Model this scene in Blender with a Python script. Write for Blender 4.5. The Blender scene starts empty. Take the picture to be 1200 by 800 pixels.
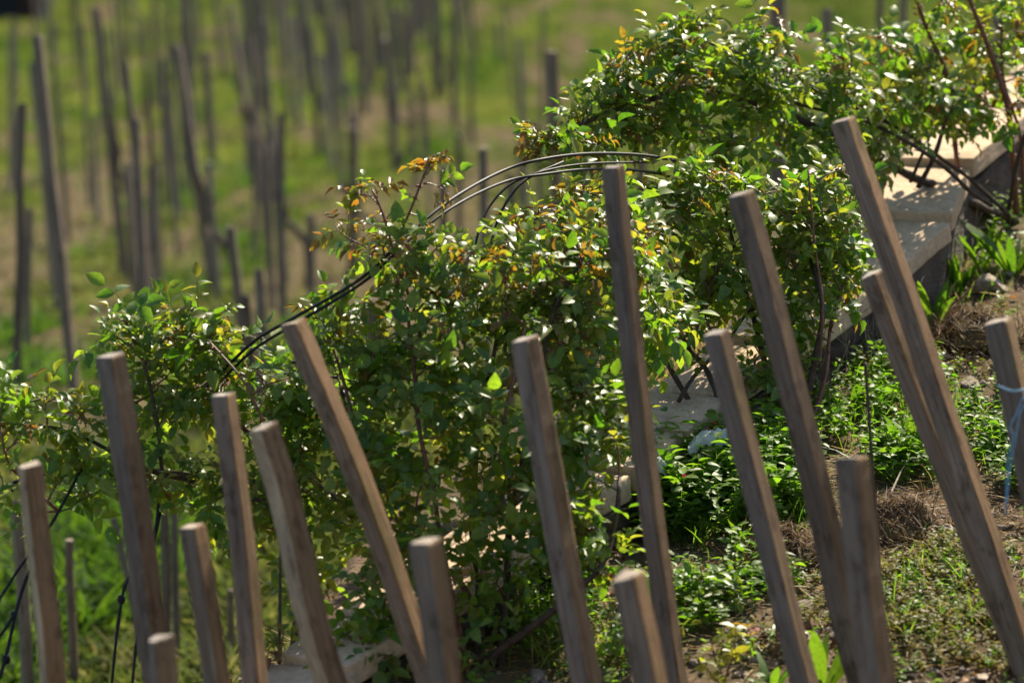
import bpy, bmesh, math, random
import numpy as np
from mathutils import Vector, Matrix, noise

SEED = 7
rng = np.random.default_rng(SEED)
random.seed(SEED)
scene = bpy.context.scene
COL = scene.collection
R = math.radians

# ------------------------------------------------------------------ camera frame
PITCH = R(5.0)
CAM = np.array([0.0, 0.0, 2.2])
RT = np.array([1.0, 0.0, 0.0])
FW = np.array([0.0, math.cos(PITCH), -math.sin(PITCH)])
UPV = np.array([0.0, math.sin(PITCH), math.cos(PITCH)])
FPX = 4500.0
ZUP = np.array([0.0, 0.0, 1.0])

def V3(x, h, d):
    """hillside coordinates (across, height over the sight line, distance) to world"""
    return CAM + RT * x + UPV * h + FW * d

def at(px, py, d):
    return V3((px - 600.0) / FPX * d, (400.0 - py) / FPX * d, d)

def nz(x, y, z=0.0, s=1.0):
    return noise.noise(Vector((x * s, y * s, z * s)))

# ------------------------------------------------------------------ object helpers
def link(name, me, parent=None):
    o = bpy.data.objects.new(name, me)
    COL.objects.link(o)
    if parent is not None:
        o.parent = parent
        o.matrix_parent_inverse = Matrix.Translation(-Vector(parent.location))
    return o

def tag(o, label=None, cat=None, group=None, kind=None):
    if label: o['label'] = label
    if cat: o['category'] = cat
    if group: o['group'] = group
    if kind: o['kind'] = kind
    return o

def thing(name, label, cat, loc, group=None):
    o = bpy.data.objects.new(name, None)
    COL.objects.link(o)
    o.empty_display_size = 0.05
    o.location = Vector(loc)
    return tag(o, label, cat, group)

class MB:
    """collects vertices, triangles and quads of ONE object"""
    def __init__(self):
        self.v = []; self.t = []; self.q = []; self.tm = []; self.qm = []; self.n = 0
    def add(self, v, t=None, q=None, m=0):
        v = np.asarray(v, float).reshape(-1, 3)
        if t is not None and len(t):
            t = np.asarray(t, int).reshape(-1, 3)
            self.t.append(t + self.n)
            self.tm.append(np.full(len(t), m) if np.isscalar(m) else np.asarray(m[0]))
        if q is not None and len(q):
            q = np.asarray(q, int).reshape(-1, 4)
            self.q.append(q + self.n)
            self.qm.append(np.full(len(q), m) if np.isscalar(m) else np.asarray(m[1]))
        self.v.append(v); self.n += len(v)
    def mesh(self, name, mats, smooth=True, origin=None):
        v = np.concatenate(self.v) if self.v else np.zeros((0, 3))
        if origin is not None: v = v - np.asarray(origin)
        t = np.concatenate(self.t) if self.t else np.zeros((0, 3), int)
        q = np.concatenate(self.q) if self.q else np.zeros((0, 4), int)
        me = bpy.data.meshes.new(name)
        me.vertices.add(len(v)); me.vertices.foreach_set('co', v.astype(np.float32).ravel())
        loops = np.concatenate([t.ravel(), q.ravel()])
        me.loops.add(len(loops)); me.loops.foreach_set('vertex_index', loops.astype(np.int32))
        nt, nq = len(t), len(q)
        me.polygons.add(nt + nq)
        starts = np.concatenate([np.arange(nt) * 3, nt * 3 + np.arange(nq) * 4])
        me.polygons.foreach_set('loop_start', starts.astype(np.int32))
        for m in mats: me.materials.append(m)
        mi = np.concatenate([np.concatenate(self.tm) if self.tm else np.zeros(0, int),
                             np.concatenate(self.qm) if self.qm else np.zeros(0, int)])
        me.polygons.foreach_set('material_index', mi.astype(np.int32))
        me.polygons.foreach_set('use_smooth', np.full(nt + nq, bool(smooth)))
        me.update(calc_edges=True)
        me.validate()
        return me
    def obj(self, name, mats, parent=None, smooth=True, origin=None):
        if not isinstance(mats, (list, tuple)): mats = [mats]
        o = bpy.data.objects.new(name, self.mesh(name, mats, smooth, origin))
        COL.objects.link(o)
        if origin is not None: o.location = Vector(origin)
        if parent is not None:
            o.parent = parent
            o.location = Vector(o.location) - Vector(parent.location)
        return o

def norm(a):
    a = np.asarray(a, float)
    n = np.linalg.norm(a, axis=-1, keepdims=True)
    return a / np.maximum(n, 1e-9)

def smooth_path(pts, n):
    """Catmull-Rom through pts, n samples"""
    p = np.asarray(pts, float)
    if len(p) == 2:
        t = np.linspace(0, 1, n)[:, None]
        return p[0] * (1 - t) + p[1] * t
    p = np.vstack([2 * p[0] - p[1], p, 2 * p[-1] - p[-2]])
    m = len(p) - 3
    out = []
    for u in np.linspace(0, m, n):
        i = min(int(u), m - 1); t = u - i
        a, b, c, d = p[i], p[i + 1], p[i + 2], p[i + 3]
        out.append(0.5 * ((2 * b) + (-a + c) * t + (2 * a - 5 * b + 4 * c - d) * t * t + (-a + 3 * b - 3 * c + d) * t ** 3))
    return np.array(out)

def tube(mb, pts, rad, k=6, m=0, cap=True):
    p = np.asarray(pts, float); n = len(p)
    rad = np.broadcast_to(np.asarray(rad, float), (n,))
    tan = norm(np.gradient(p, axis=0))
    ref = np.array([0.31, 0.17, 0.93])
    if abs(np.dot(tan[0], norm(ref))) > 0.92: ref = np.array([1.0, 0.1, 0.0])
    a = norm(np.cross(tan, ref)); b = np.cross(tan, a)
    th = np.arange(k) * 2 * math.pi / k
    v = p[:, None, :] + rad[:, None, None] * (np.cos(th)[None, :, None] * a[:, None, :] + np.sin(th)[None, :, None] * b[:, None, :])
    i = np.arange(n - 1)[:, None] * k; j = np.arange(k)[None, :]; j2 = (j + 1) % k
    q = np.stack([i + j, i + j2, i + k + j2, i + k + j], -1).reshape(-1, 4)
    v = v.reshape(-1, 3)
    t = None
    if cap:
        v = np.vstack([v, p[0], p[-1]])
        jj = np.arange(k); j3 = (jj + 1) % k
        t = np.vstack([np.stack([jj * 0 + n * k, j3, jj], -1), np.stack([jj * 0 + n * k + 1, (n - 1) * k + jj, (n - 1) * k + j3], -1)])
    mb.add(v, t, q, m)

# leaflet: a folded, curved oval blade
_TT = np.array([0.0, 0.18, 0.45, 0.75, 1.0])
_WW = np.array([0.0, 0.72, 1.0, 0.66, 0.0])
def leaflets(mb, base, axis, nrm, length, width, m, fold=0.22, bend=0.18):
    base = np.asarray(base, float).reshape(-1, 3); N = len(base)
    if N == 0: return
    axis = norm(axis); side = norm(np.cross(axis, nrm)); nn = np.cross(side, axis)
    length = np.broadcast_to(length, (N,)); width = np.broadcast_to(width, (N,))
    fold = np.broadcast_to(fold, (N,)); bend = np.broadcast_to(bend, (N,))
    rows = []
    for t, w in zip(_TT, _WW):
        c = base + axis * (length * t)[:, None] - nn * (length * bend * t * t)[:, None]
        if w == 0: rows.append(c)
        else:
            off = side * (width * 0.5 * w)[:, None]; up = nn * (width * 0.5 * w * fold)[:, None]
            rows += [c - off + up, c, c + off + up]
    v = np.stack(rows, 1)                       # N,11,3
    tri = np.array([[0, 1, 2], [0, 2, 3], [7, 10, 8], [8, 10, 9]])
    quad = np.array([[1, 4, 5, 2], [2, 5, 6, 3], [4, 7, 8, 5], [5, 8, 9, 6]])
    o = (np.arange(N) * 11)[:, None, None]
    T = (tri[None] + o).reshape(-1, 3); Q = (quad[None] + o).reshape(-1, 4)
    mm = np.broadcast_to(m, (N,))
    mb.add(v.reshape(-1, 3), T, Q, (np.repeat(mm, 4), np.repeat(mm, 4)))

def blades(mb, base, direc, length, width, bend, m=0, rows=4, taper=True, fold=0.0):
    """grass blades / lance leaves: curved strips, bending by gravity"""
    base = np.asarray(base, float).reshape(-1, 3); N = len(base)
    if N == 0: return
    direc = norm(direc)
    length = np.broadcast_to(length, (N,)); width = np.broadcast_to(width, (N,)); bend = np.broadcast_to(bend, (N,))
    side = norm(np.cross(direc, rng.normal(size=(N, 3)) * 0.35 + np.array([0, 0, 1.0])))
    hz = direc.copy(); hz[:, 2] = 0; hz = norm(hz + 1e-4)
    vs = []
    for r in range(rows + 1):
        t = r / rows
        c = base + direc * (length * t)[:, None] + hz * (length * bend * t * t * 0.6)[:, None] - ZUP * (length * bend * t * t * 0.55)[:, None]
        w = width * (min(1.0, (1 - t) * 2.2) if not taper == 'lance' else (math.sin(math.pi * min(0.98, 0.12 + 0.86 * t)) ** 0.8 if t < 1 else 0.05))
        w = np.maximum(w, width * 0.06)
        vs += [c - side * (w * 0.5)[:, None], c + side * (w * 0.5)[:, None]]
    v = np.stack(vs, 1); k = 2 * (rows + 1)
    quad = np.array([[2 * r, 2 * r + 1, 2 * r + 3, 2 * r + 2] for r in range(rows)])
    o = (np.arange(N) * k)[:, None, None]
    mm = np.broadcast_to(m, (N,))
    mb.add(v.reshape(-1, 3), None, (quad[None] + o).reshape(-1, 4), (np.zeros(0, int), np.repeat(mm, rows)))

# ------------------------------------------------------------------ materials
def new_mat(name):
    m = bpy.data.materials.new(name); m.use_nodes = True
    nt = m.node_tree
    return m, nt, nt.nodes['Principled BSDF'], nt.nodes['Material Output']

def ramp(nt, fac, stops):
    n = nt.nodes.new('ShaderNodeValToRGB')
    el = n.color_ramp.elements
    while len(el) < len(stops): el.new(0.5)
    for e, (p, c) in zip(el, stops):
        e.position = p; e.color = (c[0], c[1], c[2], 1)
    nt.links.new(fac, n.inputs[0])
    return n.outputs[0]

def tex_noise(nt, vec, scale, detail=4, rough=0.6, dist=0.0):
    n = nt.nodes.new('ShaderNodeTexNoise')
    n.inputs['Scale'].default_value = scale; n.inputs['Detail'].default_value = detail
    n.inputs['Roughness'].default_value = rough; n.inputs['Distortion'].default_value = dist
    if vec is not None: nt.links.new(vec, n.inputs['Vector'])
    return n.outputs['Fac']

def mapping(nt, vec, scale):
    n = nt.nodes.new('ShaderNodeMapping'); n.inputs['Scale'].default_value = scale
    nt.links.new(vec, n.inputs['Vector'])
    return n.outputs[0]

def objvec(nt):
    return nt.nodes.new('ShaderNodeTexCoord').outputs['Object']

def mix(nt, fac, a, b, mode='MIX'):
    n = nt.nodes.new('ShaderNodeMix'); n.data_type = 'RGBA'; n.blend_type = mode
    for sock, val in ((n.inputs[0], fac), (n.inputs[6], a), (n.inputs[7], b)):
        if hasattr(val, 'links') or isinstance(val, bpy.types.NodeSocket): nt.links.new(val, sock)
        elif isinstance(val, (int, float)): sock.default_value = val
        else: sock.default_value = (*val, 1)
    return n.outputs[2]

def bump(nt, bsdf, h, strength=0.4, dist=0.01):
    n = nt.nodes.new('ShaderNodeBump'); n.inputs['Strength'].default_value = strength; n.inputs['Distance'].default_value = dist
    nt.links.new(h, n.inputs['Height']); nt.links.new(n.outputs[0], bsdf.inputs['Normal'])

def leaf_mat(name, stops, trans, tfac=0.42, rough=0.33, spec=0.5):
    m, nt, b, out = new_mat(name)
    g = nt.nodes.new('ShaderNodeNewGeometry')
    col = ramp(nt, g.outputs['Random Per Island'], stops)
    nt.links.new(col, b.inputs['Base Color'])
    b.inputs['Roughness'].default_value = rough
    b.inputs['Specular IOR Level'].default_value = spec
    wv = nt.nodes.new('ShaderNodeTexNoise'); wv.inputs['Scale'].default_value = 95; wv.inputs['Detail'].default_value = 3
    nt.links.new(objvec(nt), wv.inputs['Vector'])
    bump(nt, b, wv.outputs['Fac'], 0.22, 0.004)
    blot = ramp(nt, wv.outputs['Fac'], [(0.3, (0.72, 0.74, 0.72)), (0.65, (1.12, 1.1, 1.05))])
    col = mix(nt, 1.0, col, blot, 'MULTIPLY'); nt.links.new(col, b.inputs['Base Color'])
    tr = nt.nodes.new('ShaderNodeBsdfTranslucent')
    tc = ramp(nt, g.outputs['Random Per Island'], trans)
    nt.links.new(mix(nt, 1.0, tc, blot, 'MULTIPLY'), tr.inputs['Color'])
    mx = nt.nodes.new('ShaderNodeMixShader'); mx.inputs[0].default_value = tfac
    nt.links.new(b.outputs[0], mx.inputs[1]); nt.links.new(tr.outputs[0], mx.inputs[2])
    nt.links.new(mx.outputs[0], out.inputs['Surface'])
    return m

M_LEAF = leaf_mat('rose_leaf_mature',
    [(0.0, (0.062, 0.128, 0.020)), (0.4, (0.102, 0.172, 0.022)), (0.75, (0.145, 0.205, 0.024)), (1.0, (0.19, 0.23, 0.030))],
    [(0.0, (0.11, 0.29, 0.012)), (0.5, (0.22, 0.43, 0.016)), (1.0, (0.38, 0.53, 0.026))], 0.47, 0.44, 0.5)
M_FRESH = leaf_mat('rose_leaf_fresh',
    [(0.0, (0.07, 0.12, 0.02)), (0.5, (0.11, 0.15, 0.025)), (1.0, (0.16, 0.16, 0.03))],
    [(0.0, (0.30, 0.44, 0.02)), (0.6, (0.40, 0.48, 0.025)), (1.0, (0.46, 0.42, 0.03))], 0.52, 0.38, 0.4)
M_BRONZE = leaf_mat('rose_leaf_bronze',
    [(0.0, (0.10, 0.045, 0.018)), (0.5, (0.13, 0.075, 0.022)), (1.0, (0.14, 0.11, 0.025))],
    [(0.0, (0.36, 0.15, 0.015)), (0.5, (0.44, 0.27, 0.02)), (1.0, (0.44, 0.38, 0.02))], 0.5, 0.36)
M_WEED = leaf_mat('weed_leaf',
    [(0.0, (0.065, 0.130, 0.018)), (0.6, (0.105, 0.180, 0.022)), (1.0, (0.155, 0.22, 0.030))],
    [(0.0, (0.13, 0.34, 0.012)), (1.0, (0.28, 0.50, 0.02))], 0.48, 0.5, 0.35)
M_WEED2 = leaf_mat('low_herb_leaf',
    [(0.0, (0.07, 0.080, 0.020)), (0.5, (0.14, 0.13, 0.030)), (1.0, (0.22, 0.15, 0.05))],
    [(0.0, (0.14, 0.18, 0.02)), (1.0, (0.36, 0.29, 0.05))], 0.4, 0.6, 0.25)
M_LANCE = leaf_mat('broad_lance_leaf',
    [(0.0, (0.05, 0.115, 0.018)), (1.0, (0.085, 0.15, 0.022))],
    [(0.0, (0.13, 0.30, 0.012)), (1.0, (0.24, 0.38, 0.016))], 0.45, 0.6, 0.2)
M_YELLOW = leaf_mat('yellow_green_leaf',
    [(0.0, (0.16, 0.18, 0.02)), (1.0, (0.24, 0.22, 0.03))],
    [(0.0, (0.40, 0.44, 0.03)), (1.0, (0.52, 0.46, 0.03))], 0.45, 0.45)
M_GRASS = leaf_mat('hill_grass_blade',
    [(0.0, (0.038, 0.062, 0.013)), (0.5, (0.072, 0.098, 0.019)), (0.8, (0.115, 0.124, 0.028)), (1.0, (0.20, 0.16, 0.07))],
    [(0.0, (0.07, 0.12, 0.022)), (0.6, (0.15, 0.19, 0.032)), (1.0, (0.27, 0.24, 0.07))], 0.4, 0.7, 0.08)
M_GRASS_DARK = leaf_mat('hill_herb_blade',
    [(0.0, (0.030, 0.070, 0.014)), (1.0, (0.055, 0.105, 0.02))],
    [(0.0, (0.06, 0.15, 0.010)), (1.0, (0.13, 0.24, 0.012))], 0.4, 0.7, 0.08)
M_STRAW = leaf_mat('straw_blade',
    [(0.0, (0.25, 0.17, 0.075)), (1.0, (0.46, 0.36, 0.19))],
    [(0.0, (0.40, 0.28, 0.10)), (1.0, (0.55, 0.42, 0.18))], 0.35, 0.6, 0.2)
M_HAY = leaf_mat('rotting_hay_fibre',
    [(0.0, (0.055, 0.032, 0.018)), (0.6, (0.13, 0.075, 0.038)), (1.0, (0.27, 0.18, 0.09))],
    [(0.0, (0.10, 0.05, 0.02)), (1.0, (0.28, 0.18, 0.08))], 0.2, 0.7, 0.2)

def wood_mat(name, stops, moss=0.0):
    m, nt, b, out = new_mat(name)
    tc = objvec(nt)
    oi = nt.nodes.new('ShaderNodeObjectInfo')
    add = nt.nodes.new('ShaderNodeVectorMath'); add.operation = 'ADD'
    sc = nt.nodes.new('ShaderNodeVectorMath'); sc.operation = 'SCALE'; sc.inputs[3].default_value = 37.0
    cx = nt.nodes.new('ShaderNodeCombineXYZ')
    for i in range(3): nt.links.new(oi.outputs['Random'], cx.inputs[i])
    nt.links.new(cx.outputs[0], sc.inputs[0]); nt.links.new(tc, add.inputs[0]); nt.links.new(sc.outputs[0], add.inputs[1])
    v = add.outputs[0]
    grain = tex_noise(nt, mapping(nt, v, (95, 95, 2.2)), 1.0, 6, 0.65, 0.6)
    blot = tex_noise(nt, mapping(nt, v, (11, 11, 3.5)), 1.0, 4, 0.6)
    fine = tex_noise(nt, mapping(nt, v, (330, 330, 9)), 1.0, 3, 0.6)
    col = ramp(nt, grain, stops)
    col = mix(nt, 0.45, col, ramp(nt, blot, [(0.3, (0.45, 0.43, 0.42)), (0.7, (1.25, 1.2, 1.15))]), 'MULTIPLY')
    col = mix(nt, 0.35, col, ramp(nt, fine, [(0.35, (0.45, 0.42, 0.4)), (0.6, (1.1, 1.1, 1.1))]), 'MULTIPLY')
    rb = ramp(nt, oi.outputs['Random'], [(0.0, (0.70, 0.67, 0.63)), (0.35, (0.92, 0.92, 0.93)), (0.65, (1.08, 1.0, 0.90)), (1.0, (1.16, 1.20, 1.24))])
    col = mix(nt, 1.0, col, rb, 'MULTIPLY')
    crk = ramp(nt, tex_noise(nt, mapping(nt, v, (70, 70, 1.1)), 1.0, 3, 0.5, 0.3), [(0.48, (1, 1, 1)), (0.5, (0.2, 0.18, 0.16)), (0.52, (1, 1, 1))])
    col = mix(nt, 0.7, col, crk, 'MULTIPLY')
    stn = ramp(nt, tex_noise(nt, mapping(nt, v, (26, 26, 12)), 1.0, 6, 0.7), [(0.36, (0.38, 0.34, 0.30)), (0.47, (1, 1, 1)), (0.66, (1, 1, 1)), (0.75, (1.45, 1.42, 1.38))])
    col = mix(nt, 0.7, col, stn, 'MULTIPLY')
    if moss:
        mm = ramp(nt, tex_noise(nt, mapping(nt, v, (16, 16, 2.4)), 1.0, 5, 0.65), [(0.52, (0, 0, 0)), (0.72, (moss, moss, moss))])
        col = mix(nt, mm, col, (0.10, 0.085, 0.018))
    nt.links.new(col, b.inputs['Base Color'])
    b.inputs['Roughness'].default_value = 0.82; b.inputs['Specular IOR Level'].default_value = 0.2
    hh = nt.nodes.new('ShaderNodeMath'); hh.operation = 'ADD'
    nt.links.new(grain, hh.inputs[0]); nt.links.new(fine, hh.inputs[1])
    bump(nt, b, hh.outputs[0], 0.8, 0.005)
    return m

M_WOOD_SHADE = wood_mat('weathered_shade_side_wood', [(0.22, (0.115, 0.103, 0.094)), (0.5, (0.205, 0.186, 0.170)), (0.78, (0.285, 0.262, 0.242))], 0.2)  # old wood with the cool shade of left-hand sides in its grey
M_WOOD_LIT = wood_mat('weathered_warm_lit_wood', [(0.22, (0.15, 0.090, 0.048)), (0.5, (0.255, 0.162, 0.090)), (0.78, (0.34, 0.235, 0.14))], 0.7)  # warm light on the right-hand sides painted as brown wood
M_WOOD_END = wood_mat('sawn_stake_end', [(0.25, (0.26, 0.22, 0.185)), (0.5, (0.42, 0.37, 0.32)), (0.8, (0.54, 0.49, 0.43))], 0.0)
M_WOOD_PALE = wood_mat('pale_bare_sunlit_wood', [(0.22, (0.33, 0.28, 0.20)), (0.5, (0.47, 0.41, 0.31)), (0.78, (0.56, 0.50, 0.39))], 0.1)  # peeled bare wood, also paints the sunlit left face of the far-left stake
M_WOOD_FAR = wood_mat('old_dark_stake_wood', [(0.2, (0.14, 0.112, 0.086)), (0.5, (0.23, 0.188, 0.148)), (0.8, (0.33, 0.275, 0.22))], 0.2)

def simple(name, col, rough=0.6, spec=0.3, nscale=None, var=0.4, bmp=0.0):
    m, nt, b, out = new_mat(name)
    if nscale:
        n = tex_noise(nt, objvec(nt), nscale, 5, 0.65)
        c = ramp(nt, n, [(0.3, tuple(x * (1 - var) for x in col)), (0.7, tuple(min(1, x * (1 + var)) for x in col))])
        nt.links.new(c, b.inputs['Base Color'])
        if bmp: bump(nt, b, n, bmp, 0.01)
    else: b.inputs['Base Color'].default_value = (*col, 1)
    b.inputs['Roughness'].default_value = rough; b.inputs['Specular IOR Level'].default_value = spec
    return m

M_CANE_OLD = simple('old_rose_cane_bark', (0.060, 0.040, 0.028), 0.7, 0.25, 60, 0.5, 0.3)
M_CANE_YOUNG = simple('red_brown_young_cane', (0.145, 0.060, 0.035), 0.5, 0.4, 40, 0.45)
M_STEM = simple('green_rose_stem', (0.10, 0.105, 0.035), 0.5, 0.35, 30, 0.4)
M_THORN = simple('rose_thorn', (0.20, 0.05, 0.035), 0.5, 0.4)
M_HOSE = simple('black_plastic_hose', (0.012, 0.011, 0.011), 0.55, 0.25, 25, 0.5)
M_ROD = simple('rusty_iron_rod', (0.050, 0.030, 0.022), 0.6, 0.4, 120, 0.5)
M_TWINE = simple('blue_twine', (0.16, 0.34, 0.48), 0.7, 0.3, 200, 0.4)
M_TWIG = simple('dry_grey_twig', (0.22, 0.175, 0.135), 0.8, 0.2, 60, 0.5)
M_VINE = simple('dark_vine_bark', (0.09, 0.072, 0.056), 0.9, 0.15, 30, 0.5, 0.5)
M_SHED = simple('dark_teal_boards', (0.007, 0.011, 0.012), 0.7, 0.3, 6, 0.4)
M_SHEDROOF = simple('dark_felt_roof', (0.02, 0.02, 0.022), 0.8, 0.2, 8, 0.4)
M_SHEDTRIM = simple('dull_red_trim', (0.035, 0.014, 0.010), 0.7, 0.2)
M_PETAL_O = leaf_mat('orange_petal', [(0, (0.75, 0.12, 0.01)), (1, (0.85, 0.2, 0.02))], [(0, (0.85, 0.16, 0.01)), (1, (0.9, 0.25, 0.02))], 0.4, 0.5)
M_PETAL_P = leaf_mat('pink_petal', [(0, (0.55, 0.03, 0.12)), (1, (0.65, 0.06, 0.16))], [(0, (0.7, 0.05, 0.15)), (1, (0.7, 0.08, 0.2))], 0.4, 0.5)
M_DEADLEAF = leaf_mat('dead_brown_leaf', [(0.0, (0.09, 0.045, 0.02)), (0.6, (0.20, 0.10, 0.04)), (1.0, (0.33, 0.15, 0.05))], [(0, (0.2, 0.08, 0.02)), (1, (0.45, 0.2, 0.05))], 0.3, 0.6, 0.2)

def rock_mat(name, stops, sc=9):
    m, nt, b, out = new_mat(name)
    v = objvec(nt)
    n = tex_noise(nt, v, sc, 7, 0.68)
    f = tex_noise(nt, v, sc * 9, 4, 0.7)
    c = mix(nt, 0.5, ramp(nt, n, stops), ramp(nt, f, [(0.3, (0.5, 0.5, 0.5)), (0.65, (1.15, 1.15, 1.15))]), 'MULTIPLY')
    nt.links.new(c, b.inputs['Base Color'])
    b.inputs['Roughness'].default_value = 0.88; b.inputs['Specular IOR Level'].default_value = 0.2
    h = nt.nodes.new('ShaderNodeMath'); h.operation = 'ADD'
    nt.links.new(n, h.inputs[0]); nt.links.new(f, h.inputs[1])
    bump(nt, b, h.outputs[0], 0.5, 0.012)
    return m
M_SAND = rock_mat('sandstone_coping', [(0.26, (0.20, 0.135, 0.08)), (0.40, (0.46, 0.33, 0.21)), (0.60, (0.58, 0.43, 0.285)), (0.76, (0.27, 0.215, 0.15))], 7)
M_ROCK = rock_mat('grey_brown_field_stone', [(0.3, (0.13, 0.105, 0.085)), (0.55, (0.25, 0.20, 0.16)), (0.8, (0.36, 0.30, 0.24))], 14)
M_ROCKPALE = rock_mat('pale_field_stone', [(0.3, (0.25, 0.19, 0.14)), (0.55, (0.42, 0.34, 0.26)), (0.8, (0.50, 0.42, 0.33))], 14)
M_TILE = rock_mat('terracotta_shard', [(0.3, (0.22, 0.10, 0.06)), (0.7, (0.36, 0.19, 0.12))], 14)

def masonry_mat():
    m, nt, b, out = new_mat('terrace_wall_masonry')
    v = objvec(nt)
    n = tex_noise(nt, v, 7, 6, 0.65)
    f = tex_noise(nt, mapping(nt, v, (4, 4, 22)), 1.0, 5, 0.65, 0.8)
    c = ramp(nt, n, [(0.3, (0.04, 0.028, 0.019)), (0.55, (0.085, 0.060, 0.040)), (0.8, (0.15, 0.11, 0.075))])
    j = ramp(nt, f, [(0.36, (0.4, 0.37, 0.33)), (0.5, (1, 1, 1))])
    nt.links.new(mix(nt, 1.0, c, j, 'MULTIPLY'), b.inputs['Base Color'])
    b.inputs['Roughness'].default_value = 0.9
    bump(nt, b, f, 0.8, 0.02)
    return m
M_MASON = masonry_mat()

def soil_mat():
    m, nt, b, out = new_mat('terrace_soil')
    v = objvec(nt)
    n = tex_noise(nt, v, 5, 8, 0.7)
    f = tex_noise(nt, v, 55, 5, 0.7)
    c = ramp(nt, n, [(0.3, (0.075, 0.050, 0.032)), (0.5, (0.135, 0.092, 0.058)), (0.7, (0.21, 0.148, 0.095))])
    c = mix(nt, 0.6, c, ramp(nt, f, [(0.3, (0.4, 0.4, 0.4)), (0.62, (1.25, 1.22, 1.18))]), 'MULTIPLY')
    g = ramp(nt, tex_noise(nt, v, 3.2, 5, 0.6), [(0.46, (0, 0, 0)), (0.62, (0.55, 0.55, 0.55))])
    c = mix(nt, g, c, (0.085, 0.085, 0.025))
    nt.links.new(c, b.inputs['Base Color'])
    b.inputs['Roughness'].default_value = 0.95; b.inputs['Specular IOR Level'].default_value = 0.1
    h = nt.nodes.new('ShaderNodeMath'); h.operation = 'ADD'
    nt.links.new(n, h.inputs[0]); nt.links.new(f, h.inputs[1])
    bump(nt, b, h.outputs[0], 0.7, 0.03)
    return m
M_SOIL = soil_mat()

def hill_mat():
    m, nt, b, out = new_mat('vineyard_hillside_turf')
    v = objvec(nt)
    at_ = nt.nodes.new('ShaderNodeAttribute'); at_.attribute_name = 'bare'
    v = mapping(nt, v, (1.0, 0.28, 0.6))
    n = tex_noise(nt, v, 2.6, 8, 0.68)
    n2 = tex_noise(nt, v, 0.5, 5, 0.6)
    n3 = tex_noise(nt, v, 14, 4, 0.7)
    gr = ramp(nt, n, [(0.3, (0.030, 0.048, 0.011)), (0.5, (0.072, 0.096, 0.018)), (0.7, (0.130, 0.142, 0.032))])
    gr = mix(nt, 0.85, gr, ramp(nt, n2, [(0.35, (0.42, 0.5, 0.45)), (0.65, (1.35, 1.25, 1.1))]), 'MULTIPLY')
    so = ramp(nt, n3, [(0.3, (0.050, 0.038, 0.023)), (0.5, (0.100, 0.077, 0.046)), (0.7, (0.165, 0.130, 0.080))])
    # bare patches keep a ragged outline of their own
    ad = nt.nodes.new('ShaderNodeMath'); ad.operation = 'ADD'
    sub = nt.nodes.new('ShaderNodeMath'); sub.operation = 'MULTIPLY_ADD'; sub.inputs[1].default_value = 0.9; sub.inputs[2].default_value = -0.45
    nt.links.new(n, sub.inputs[0]); nt.links.new(at_.outputs['Fac'], ad.inputs[0]); nt.links.new(sub.outputs[0], ad.inputs[1])
    f = ramp(nt, ad.outputs[0], [(0.32, (0, 0, 0)), (0.66, (0.95, 0.95, 0.95))])
    nt.links.new(mix(nt, f, gr, so), b.inputs['Base Color'])
    b.inputs['Roughness'].default_value = 1.0; b.inputs['Specular IOR Level'].default_value = 0.0
    bump(nt, b, n3, 0.8, 0.08)
    return m
M_HILL = hill_mat()

def bag_mat():
    m, nt, b, out = new_mat('clear_plastic_film')
    b.inputs['Base Color'].default_value = (0.80, 0.86, 0.84, 1); b.inputs['Roughness'].default_value = 0.22
    n = tex_noise(nt, objvec(nt), 30, 4, 0.6)
    bump(nt, b, n, 0.5, 0.01)
    tp = nt.nodes.new('ShaderNodeBsdfTransparent'); tp.inputs[0].default_value = (0.9, 0.95, 0.93, 1)
    mx = nt.nodes.new('ShaderNodeMixShader'); mx.inputs[0].default_value = 0.5
    nt.links.new(b.outputs[0], mx.inputs[1]); nt.links.new(tp.outputs[0], mx.inputs[2]); nt.links.new(mx.outputs[0], out.inputs[0])
    return m
M_BAG = bag_mat()

# ------------------------------------------------------------------ terrain heights
WALL_PX = [(1700, -260, 17.6), (1320, 20, 14.6), (1172, 124, 13.6), (1096, 188, 13.0), (1066, 256, 12.55), (990, 322, 12.2), (885, 402, 11.7),
           (805, 460, 11.35), (757, 503, 11.1), (692, 545, 10.85), (602, 607, 10.55), (515, 668, 10.25), (440, 722, 10.05),
           (368, 775, 9.9), (250, 862, 9.6), (50, 1010, 9.2), (-400, 1330, 8.3)]
WX = np.array([((p[0] - 600) / FPX * p[2], p[2]) for p in WALL_PX])
WH = np.array([(400 - p[1]) / FPX * p[2] for p in WALL_PX])

def wall_dist(x, d):
    """signed distance to the wall line, + on the terrace side (right, towards the camera)"""
    best = 1e9; sg = 1.0
    for i in range(len(WX) - 1):
        ax, ad = WX[i]; bx, bd = WX[i + 1]
        ux, ud = bx - ax, bd - ad
        L2 = ux * ux + ud * ud
        t = max(0.0, min(1.0, ((x - ax) * ux + (d - ad) * ud) / L2))
        ex, ed = x - (ax + ux * t), d - (ad + ud * t)
        dd = ex * ex + ed * ed
        if dd < best:
            best = dd; cr = ux * (d - ad) - ud * (x - ax); sg = 1.0 if cr > 0 else -1.0
    return sg * math.sqrt(best)

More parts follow.
